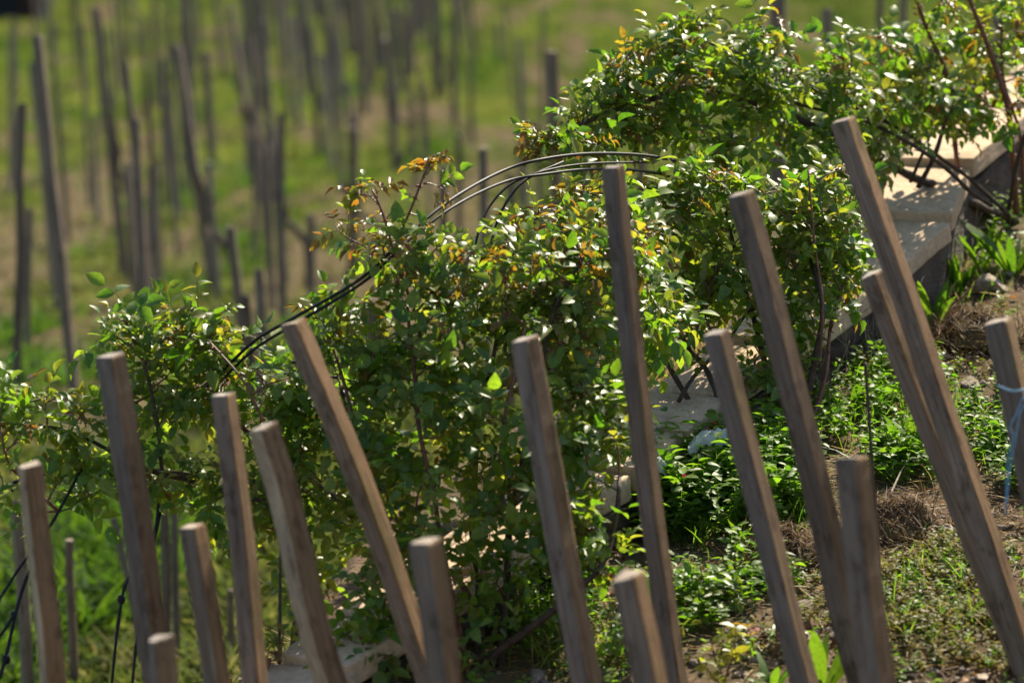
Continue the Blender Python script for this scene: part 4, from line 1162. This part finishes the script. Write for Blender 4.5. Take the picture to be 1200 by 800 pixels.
mb = MB()   # fallen dead leaves
for (x, d) in ground_xy(900, lambda: (random.uniform(560, 1230), random.uniform(280, 800))):
    th = random.uniform(0, 6.28); s = random.uniform(0.012, 0.032)
    leaflets(mb, [on_near(x, d) + ZUP * 0.008], np.array([[math.cos(th), math.sin(th), random.uniform(-0.1, 0.3)]]), np.array([norm(ZUP + rng.normal(size=3) * 0.4)]), s, s * 0.55, 0, 0.3, 0.5)
tag(mb.obj('leaf_litter', [M_DEADLEAF]), kind='stuff')

# dry tall grass on the ledge left of the wall
mb = MB(); B, D, Ln = [], [], []
for _ in range(900):
    px = random.uniform(690, 850); d = random.uniform(11.5, 12.5); x = (px - 600) / FPX * d
    if wall_dist(x, d) > -0.17: continue
    B.append(on_near(x, d)); D.append(rng.normal(size=3) * 0.28 + ZUP); Ln.append(random.uniform(0.08, 0.26))
blades(mb, B, D, np.array(Ln), 0.0035, rng.uniform(0.1, 0.8, len(B)), 0, rows=4)
tag(mb.obj('dry_grass', [M_STRAW]), kind='stuff')

# individual broad-leaved plants
def lance_plant(px, py, n, L, label, spread=0.5, w=0.2, lean=0.0, mat=M_LANCE, name='broadleaf_weed', cat='plant'):
    p, d = gp(px, py)
    mb = MB(); B, D = [], []
    for k in range(n):
        th = random.uniform(0, 6.28)
        B.append(p + np.array([math.cos(th), math.sin(th), 0]) * 0.012); D.append(np.array([math.cos(th) * spread + lean, math.sin(th) * spread * 0.8, 1.0]) + rng.normal(size=3) * 0.1)
    Ls = L * rng.uniform(0.6, 1.1, n)
    blades(mb, B, D, Ls, Ls * w, rng.uniform(0.05, 0.45, n), 0, rows=8, taper='lance')
    o = mb.obj(name, [mat], origin=p)
    tag(o, label, cat, 'broad-leaved weeds on the terrace')
lance_plant(1092, 385, 10, 0.20, 'tall bright green lance-leaved weed right of the tallest right stake', 0.30, 0.20)
lance_plant(1120, 345, 8, 0.15, 'lance-leaved weed just left of the big pale stone', 0.35, 0.24)
lance_plant(1188, 322, 9, 0.24, 'large lance-leaved weed at the right edge above the hay', 0.55, 0.22)
lance_plant(1150, 318, 5, 0.20, 'narrow-leaved weed bending left above the pale stone', 0.5, 0.16)
lance_plant(1072, 540, 9, 0.16, 'lance-leaved weed above the hay heap by the rusty rod', 0.4, 0.20)
lance_plant(1004, 480, 6, 0.14, 'broad-leaved weed at the top of the rusty rod', 0.7, 0.30)
lance_plant(965, 806, 7, 0.17, 'lance-leaved weed at the bottom between two leaning stakes', 0.35, 0.26)
lance_plant(905, 806, 6, 0.12, 'small lance-leaved weed beside the yellowish seedling', 0.55, 0.22)
lance_plant(1128, 632, 4, 0.07, 'tiny two-leaved weed on bare soil right of the hay heap', 0.6, 0.28)
lance_plant(1062, 755, 3, 0.06, 'tiny pale weed in the mossy soil near the bottom', 0.3, 0.3)
lance_plant(882, 650, 5, 0.12, 'upright pale green weed in front of the second hay heap', 0.35, 0.3)
lance_plant(1048, 405, 6, 0.17, 'lance-leaved weed in the gap left of the two crossing right stakes', 0.3, 0.18)

# yellowish seedling
p, d = gp(848, 800)
root = thing('seedling', 'yellow-green seedling with reddish stem tips near the bottom', 'plant', p)
ms, ml = MB(), MB()
for (tx, ty) in ((862, 735), (834, 752), (850, 745), (872, 760), (822, 775)):
    t = at(tx, ty, d); st = smooth_path([p, (p + t) / 2 + rng.normal(size=3) * 0.01, t], 8); tube(ms, st, np.linspace(0.003, 0.0012, 8), 5)
    for k in range(9):
        q = st[random.randint(3, 7)]; th = k * 2.4
        s = random.uniform(0.022, 0.045)
        leaflets(ml, [q], np.array([norm([math.cos(th), math.sin(th) * 0.7, random.uniform(0, 0.8)])]), np.array([norm(ZUP * 0.6 + rng.normal(size=3) * 0.4 + np.array([0, -0.4, 0]))]), s, s * 0.55, 0, 0.3, 0.25)
ms.obj('stem', M_CANE_YOUNG, root); ml.obj('leaves', M_YELLOW, root)

# glossy low rose suckers in the front
for (px, py, n, lab) in ((820, 690, 9, 'low dark-leaved rose sucker left of the leaning stake by the weeds'), (760, 740, 7, 'low glossy rose sucker behind the pale topped stub'), (905, 745, 6, 'small dark-leaved rose sucker under the second hay heap')):
    p, d = gp(px, py + 30)
    b = Bush('rose_sucker', lab, p)
    b.root['category'] = 'plant'
    b.cane([p, p + ZUP * 0.06 + RT * 0.01, p + ZUP * 0.13], 0.004, 0.002, True, 4, 8)
    for k in range(n): b.shoot(at(px + random.uniform(-45, 45), py + random.uniform(-25, 20), d + random.uniform(-0.1, 0.1)), s=0.036, fresh=0.05, span=0.1)
    b.done()

# hay heaps
def hay(px, py, wpx, hpx, label, n=1500):
    p, d = gp(px, py + hpx * 0.45)
    W = wpx / FPX * d * 0.5; H = hpx / FPX * d * 0.9
    mb = MB()
    vs = []
    nu, nv = 22, 10
    for v_ in range(nv + 1):
        for u in range(nu):
            th = u / nu * 6.283; ph = v_ / nv * math.pi / 2
            r = 1 + 0.5 * nz(math.cos(th) * 1.3 + px, math.sin(th) * 1.3, ph * 1.5) + 0.22 * nz(math.cos(th) * 4 + px, math.sin(th) * 4, ph * 4)
            vs.append(p + np.array([math.cos(th) * math.cos(ph) * W * r, math.sin(th) * math.cos(ph) * W * 0.8 * r, math.sin(ph) ** 1.4 * H * 0.68 * r - 0.02]))
    i = np.arange(nv)[:, None] * nu; j = np.arange(nu)[None, :]; j2 = (j + 1) % nu
    mb.add(vs, None, np.stack([i + j, i + j2, i + nu + j2, i + nu + j], -1).reshape(-1, 4), 1)
    B, D = [], []
    for _ in range(n):
        q = np.array(random.choice(vs)); q = p + (q - p) * np.array([random.uniform(0.9, 1.35), random.uniform(0.9, 1.35), random.uniform(0.8, 1.05)]) + rng.normal(size=3) * 0.012
        out = norm(q - p)
        B.append(q); tv = norm(np.cross(out, rng.normal(size=3))); D.append(tv + out * random.uniform(-0.15, 0.45))
    blades(mb, B, D, rng.uniform(0.02, 0.10, n), rng.uniform(0.0014, 0.0036, n), rng.uniform(-0.3, 0.9, n), 0, rows=4)
    tag(mb.obj('hay_heap', [M_HAY, M_SOIL], origin=p), label, 'hay heap', 'rotting hay heaps on the terrace')
hay(1055, 592, 105, 70, 'brown hay heap with stiff stalks behind the rusty rod')
hay(925, 632, 110, 62, 'matted reddish hay heap between the two leaning stakes')
hay(1148, 372, 120, 52, 'tangled brown hay heap below the big pale stone')
hay(872, 655, 50, 36, 'small crumbled hay tuft left of the leaning stake by the weeds', 500)

# dry twigs
def twigs(px, py, rx, ry, n, label):
    p, d = gp(px, py)
    mb = MB()
    for _ in range(n):
        x0, d0 = ground_xy(1, ell(px, py, rx * 0.6, ry * 0.6))[0]
        s = on_near(x0, d0)
        e = s + np.array([random.uniform(-0.18, 0.18), random.uniform(-0.1, 0.1), random.uniform(0.03, 0.24)])
        q = smooth_path([s, (s + e) / 2 + rng.normal(size=3) * 0.03, e], 9)
        tube(mb, q, np.linspace(0.0026, 0.001, 9), 5)
    tag(mb.obj('dry_twigs', [M_TWIG], origin=p), label, 'twigs', 'tangles of dry twigs')
twigs(1000, 400, 60, 60, 60, 'grey tangle of dry twigs under the upper rose, left of the crossing right stakes')
twigs(1095, 300, 70, 30, 34, 'sparse dry twigs on the dark bank below the wall top')
twigs(600, 720, 60, 40, 40, 'dry twigs in the shade at the foot of the big rose bush')
twigs(930, 480, 40, 30, 26, 'dry stalks at the foot of the rose with crossing stems')
def stick(pts, r, label):
    mb = MB(); p3 = []
    for (px, py, lift) in pts:
        q, d = gp(px, py); p3.append(q + ZUP * lift)
    tube(mb, smooth_path(p3, 14), np.linspace(r, r * 0.5, 14), 6)
    tag(mb.obj('stick', [M_TWIG]), label, 'stick')
stick([(1098, 402, 0.01), (1130, 398, 0.03), (1158, 397, 0.02)], 0.004, 'pale stick lying under the hay heap at the upper right')
stick([(1042, 602, 0.05), (1062, 566, 0.06), (1078, 562, 0.06)], 0.0035, 'curved stick poking from the hay heap by the rusty rod')
stick([(1068, 610, 0.02), (1080, 622, 0.02), (1092, 630, 0.01)], 0.005, 'short thick stick on the soil right of the hay heap by the rod')

# ------------------------------------------------------------------ stones
_bm = bmesh.new(); bmesh.ops.create_icosphere(_bm, subdivisions=4, radius=1.0)
ICO_V = np.array([v.co[:] for v in _bm.verts]); ICO_F = np.array([[v.index for v in f.verts] for f in _bm.faces]); _bm.free()
def rock_verts(seed, size, flat):
    rs = np.random.default_rng(seed)
    v = ICO_V.copy()
    for _ in range(11):
        n = norm(rs.normal(size=3)); c = rs.uniform(0.40, 0.74)
        dp = v @ n; over = np.maximum(0, dp - c); v = v - over[:, None] * n * 0.96
    v = v + np.array([[0.04 * nz(*(p * 2.5 + seed)) + 0.02 * nz(*(p * 7 + seed)), 0.04 * nz(*(p * 2.5 + seed + 40)), 0.03 * nz(*(p * 5 + seed + 80))] for p in v])
    v = v * np.array(size) * np.array([1, 1, flat])
    a = rs.uniform(0, 6.28); ca, sa = math.cos(a) , math.sin(a)
    tilt = rs.uniform(-0.25, 0.25); ct, st = math.cos(tilt), math.sin(tilt)
    v = v @ np.array([[1, 0, 0], [0, ct, st], [0, -st, ct]])
    return v @ np.array([[ca, sa, 0], [-sa, ca, 0], [0, 0, 1]])
STONES = [
 (1160, 338, 52, 0.45, M_ROCKPALE, 'biggest pale angular stone on the upper right slope behind the hay'),
 (1178, 322, 26, 0.5, M_ROCK, 'flat stone leaning on the biggest pale stone at the upper right'),
 (1135, 452, 34, 0.5, M_ROCK, 'grey slab-like stone in the rubble left of the thick right-edge stake'),
 (1110, 430, 20, 0.6, M_ROCKPALE, 'small pale stone in the rubble beside the tallest right stake'),
 (1150, 470, 24, 0.5, M_ROCK, 'dark grey stone at the lower edge of the right-hand rubble'),
 (1088, 612, 22, 0.5, M_ROCK, 'grey stone on the soil at the right end of the hay heap'),
 (1094, 632, 14, 0.6, M_ROCKPALE, 'small pale stone on the bare soil below the hay heap by the rod'),
 (1125, 702, 12, 0.6, M_ROCKPALE, 'white little stone in the mossy ground right of the rusty rod'),
 (1060, 718, 16, 0.6, M_ROCK, 'grey stone in the mossy ground close to the thick stub'),
 (1052, 770, 16, 0.6, M_ROCK, 'rounded grey stone near the bottom beside the thick stub'),
 (1168, 700, 14, 0.5, M_ROCK, 'small grey stone by the foot of the leaning right stakes'),
 (1150, 795, 22, 0.45, M_ROCKPALE, 'flat pale stone at the bottom edge on the right'),
 (1095, 788, 14, 0.6, M_ROCK, 'brown stone at the bottom edge left of the flat pale one'),
 (985, 700, 22, 0.6, M_ROCK, 'dark stone behind the long leaning stake below the hay'),
 (940, 712, 26, 0.55, M_ROCK, 'grey stone between the two leaning stakes below the hay'),
 (950, 750, 15, 0.6, M_ROCKPALE, 'pale stone above the lance-leaved weed at the bottom'),
 (882, 745, 34, 0.4, M_TILE, 'reddish flat tile shard behind the yellowish seedling'),
 (905, 780, 24, 0.6, M_ROCK, 'grey stone right of the yellowish seedling'),
 (862, 792, 16, 0.6, M_ROCKPALE, 'small pinkish stone under the yellowish seedling'),
 (690, 790, 46, 0.5, M_ROCK, 'large shaded stone at the bottom right of the big bush foot'),
 (630, 795, 34, 0.5, M_ROCK, 'shaded stone at the bottom just right of the big bush foot'),
 (880, 636, 22, 0.7, M_ROCKPALE, 'pinkish stone beside the reddish hay heap'),
 (318, 722, 44, 0.4, M_ROCK, 'grey stone block at the end of the wall behind the knobbly stake'),
 (280, 752, 48, 0.35, M_ROCK, 'flat stone layer left of the wall end behind the slim straight stake'),
 (262, 775, 34, 0.4, M_ROCK, 'lowest flat stone of the broken wall end'),
 (330, 742, 28, 0.45, M_ROCKPALE, 'small pale stone in the broken wall end'),
 (300, 790, 40, 0.4, M_ROCKPALE, 'pale stone at the bottom edge in the broken wall end'),
]
for k, (px, py, wpx, flat, m, lab) in enumerate(STONES):
    g = ground_pt(px, py)
    if g is None: continue
    p = at(px, py, g)
    s = wpx / FPX * g * 0.62
    mb = MB(); mb.add(rock_verts(500 + k, (s, s * 0.75, s), flat) + p + ZUP * s * flat * 0.22, ICO_F)
    tag(mb.obj('stone', [m], origin=p, smooth=False), lab, 'stone', 'loose stones on the terrace')
mb = MB()
_bm = bmesh.new(); bmesh.ops.create_icosphere(_bm, subdivisions=2, radius=1.0)
I1V = np.array([v.co[:] for v in _bm.verts]); I1F = np.array([[v.index for v in f.verts] for f in _bm.faces]); _bm.free()
for (f, n) in ((lambda: (random.uniform(780, 1230), random.uniform(600, 810)), 420), (lambda: (random.uniform(1060, 1220), random.uniform(390, 520)), 150), (ell(285, 760, 60, 50), 90), (lambda: (random.uniform(560, 780), random.uniform(700, 810)), 70)):
    for (x, d) in ground_xy(n, f):
        s = random.uniform(0.004, 0.013) * (1.8 if random.random() < 0.12 else 1)
        v = I1V * np.array([s, s * random.uniform(0.6, 1), s * random.uniform(0.4, 0.8)]) * (1 + 0.18 * rng.normal(size=(len(I1V), 1)))
        a = random.uniform(0, 6.28)
        v = v @ np.array([[math.cos(a), math.sin(a), 0], [-math.sin(a), math.cos(a), 0], [0, 0, 1]])
        mb.add(v + on_near(x, d) + ZUP * s * 0.3, I1F, None, random.choice([0, 0, 1]))
tag(mb.obj('gravel', [M_ROCK, M_ROCKPALE], smooth=False), kind='stuff')

# ------------------------------------------------------------------ small bits: plastic film, flowers
def film(px, py, wpx, hpx, label, seed):
    p, d = gp(px, py + 42)
    W = wpx / FPX * d / 2; H = hpx / FPX * d * 1.2
    mb = MB(); n = 26; vs = []
    for a in range(n):
        for c in range(n):
            u, w = a / (n - 1) * 2 - 1, c / (n - 1) * 2 - 1
            r = max(0, 1 - (u * u + w * w) * 0.5)
            z = H * (r ** 0.7) * (0.8 + 0.5 * nz(u * 1.5 + seed, w * 1.5)) + 0.018 * nz(u * 6 + seed, w * 6) + 0.008 * nz(u * 15, w * 15 + seed)
            vs.append(p + np.array([u * W * (1 + 0.15 * nz(w * 2, seed)), w * W * 0.7, z + 0.14]))
    i = np.arange(n - 1)[:, None] * n; j = np.arange(n - 1)[None, :]
    mb.add(vs, None, np.stack([i + j, i + j + 1, i + n + j + 1, i + n + j], -1).reshape(-1, 4))
    tag(mb.obj('plastic_film', [M_BAG], origin=p), label, 'plastic film', 'scraps of clear plastic film')
film(838, 545, 62, 22, 'larger sheet of clear crumpled plastic film lying in the weeds beside the leaning stake', 3)
film(755, 572, 62, 16, 'smaller scrap of clear plastic film lying behind the longest slender stake', 8)

def flower(px, py, s, mat, label):
    g = (ground_pt(px, py + 70) or 11.2) + 0.05
    c = at(px, py, g); foot = on_near((px - 600) / FPX * g, g)
    root = thing('flower', label, 'flower', foot)
    mb = MB(); tube(mb, smooth_path([foot, (foot + c) / 2 + RT * 0.008, c], 8), 0.0018, 5); mb.obj('stem', M_STEM, root)
    mb = MB()
    n = 14
    th = np.arange(n) * 2.4
    ax = np.stack([np.cos(th), np.sin(th) * 0.8 - 0.3, 0.2 + 0.06 * np.arange(n)], 1)
    leaflets(mb, np.repeat(c[None], n, 0), ax, np.repeat(np.array([[0, -0.4, 1.0]]), n, 0) + rng.normal(size=(n, 3)) * 0.2, s, s * 0.75, 0, 0.4, -0.2)
    mb.obj('petals', [mat], root)
flower(836, 503, 0.026, M_PETAL_O, 'orange flower beside the leaning stake above the plastic film')
flower(802, 560, 0.014, M_PETAL_P, 'small pink flower in the weeds left of the plastic film')

# ------------------------------------------------------------------ light, sky, camera
SUN_AZ, SUN_EL = R(27), R(48)
sv = Vector((math.sin(SUN_AZ) * math.cos(SUN_EL), math.cos(SUN_AZ) * math.cos(SUN_EL), math.sin(SUN_EL)))
sl = bpy.data.lights.new('sun', 'SUN'); sl.energy = 5.0; sl.angle = R(0.53); sl.color = (1.0, 0.90, 0.72)
so = bpy.data.objects.new('sun', sl); COL.objects.link(so)
so.rotation_euler = (-sv).to_track_quat('-Z', 'Y').to_euler(); so.location = (0, 0, 30)
w = bpy.data.worlds.new('World'); scene.world = w; w.use_nodes = True
nt = w.node_tree
sky = nt.nodes.new('ShaderNodeTexSky'); sky.sky_type = 'NISHITA'; sky.sun_disc = False
sky.sun_elevation = SUN_EL; sky.sun_rotation = SUN_AZ
nt.links.new(sky.outputs[0], nt.nodes['Background'].inputs[0]); nt.nodes['Background'].inputs[1].default_value = 0.075

cam = bpy.data.cameras.new('camera'); co = bpy.data.objects.new('camera', cam); COL.objects.link(co)
cam.sensor_width = 36; cam.lens = 135; cam.clip_end = 2000; cam.clip_start = 0.1
co.location = Vector(CAM); co.rotation_euler = (math.pi / 2 - PITCH, 0, 0)
cam.dof.use_dof = True; cam.dof.focus_distance = 11.0; cam.dof.aperture_fstop = 2.4; cam.dof.aperture_blades = 7
scene.camera = co
scene.view_settings.view_transform = 'Standard'; scene.view_settings.look = 'None'
scene.view_settings.exposure = 1.3; scene.view_settings.gamma = 1.0
scene.render.engine = 'CYCLES'
scene.cycles.max_bounces = 6; scene.cycles.transparent_max_bounces = 12
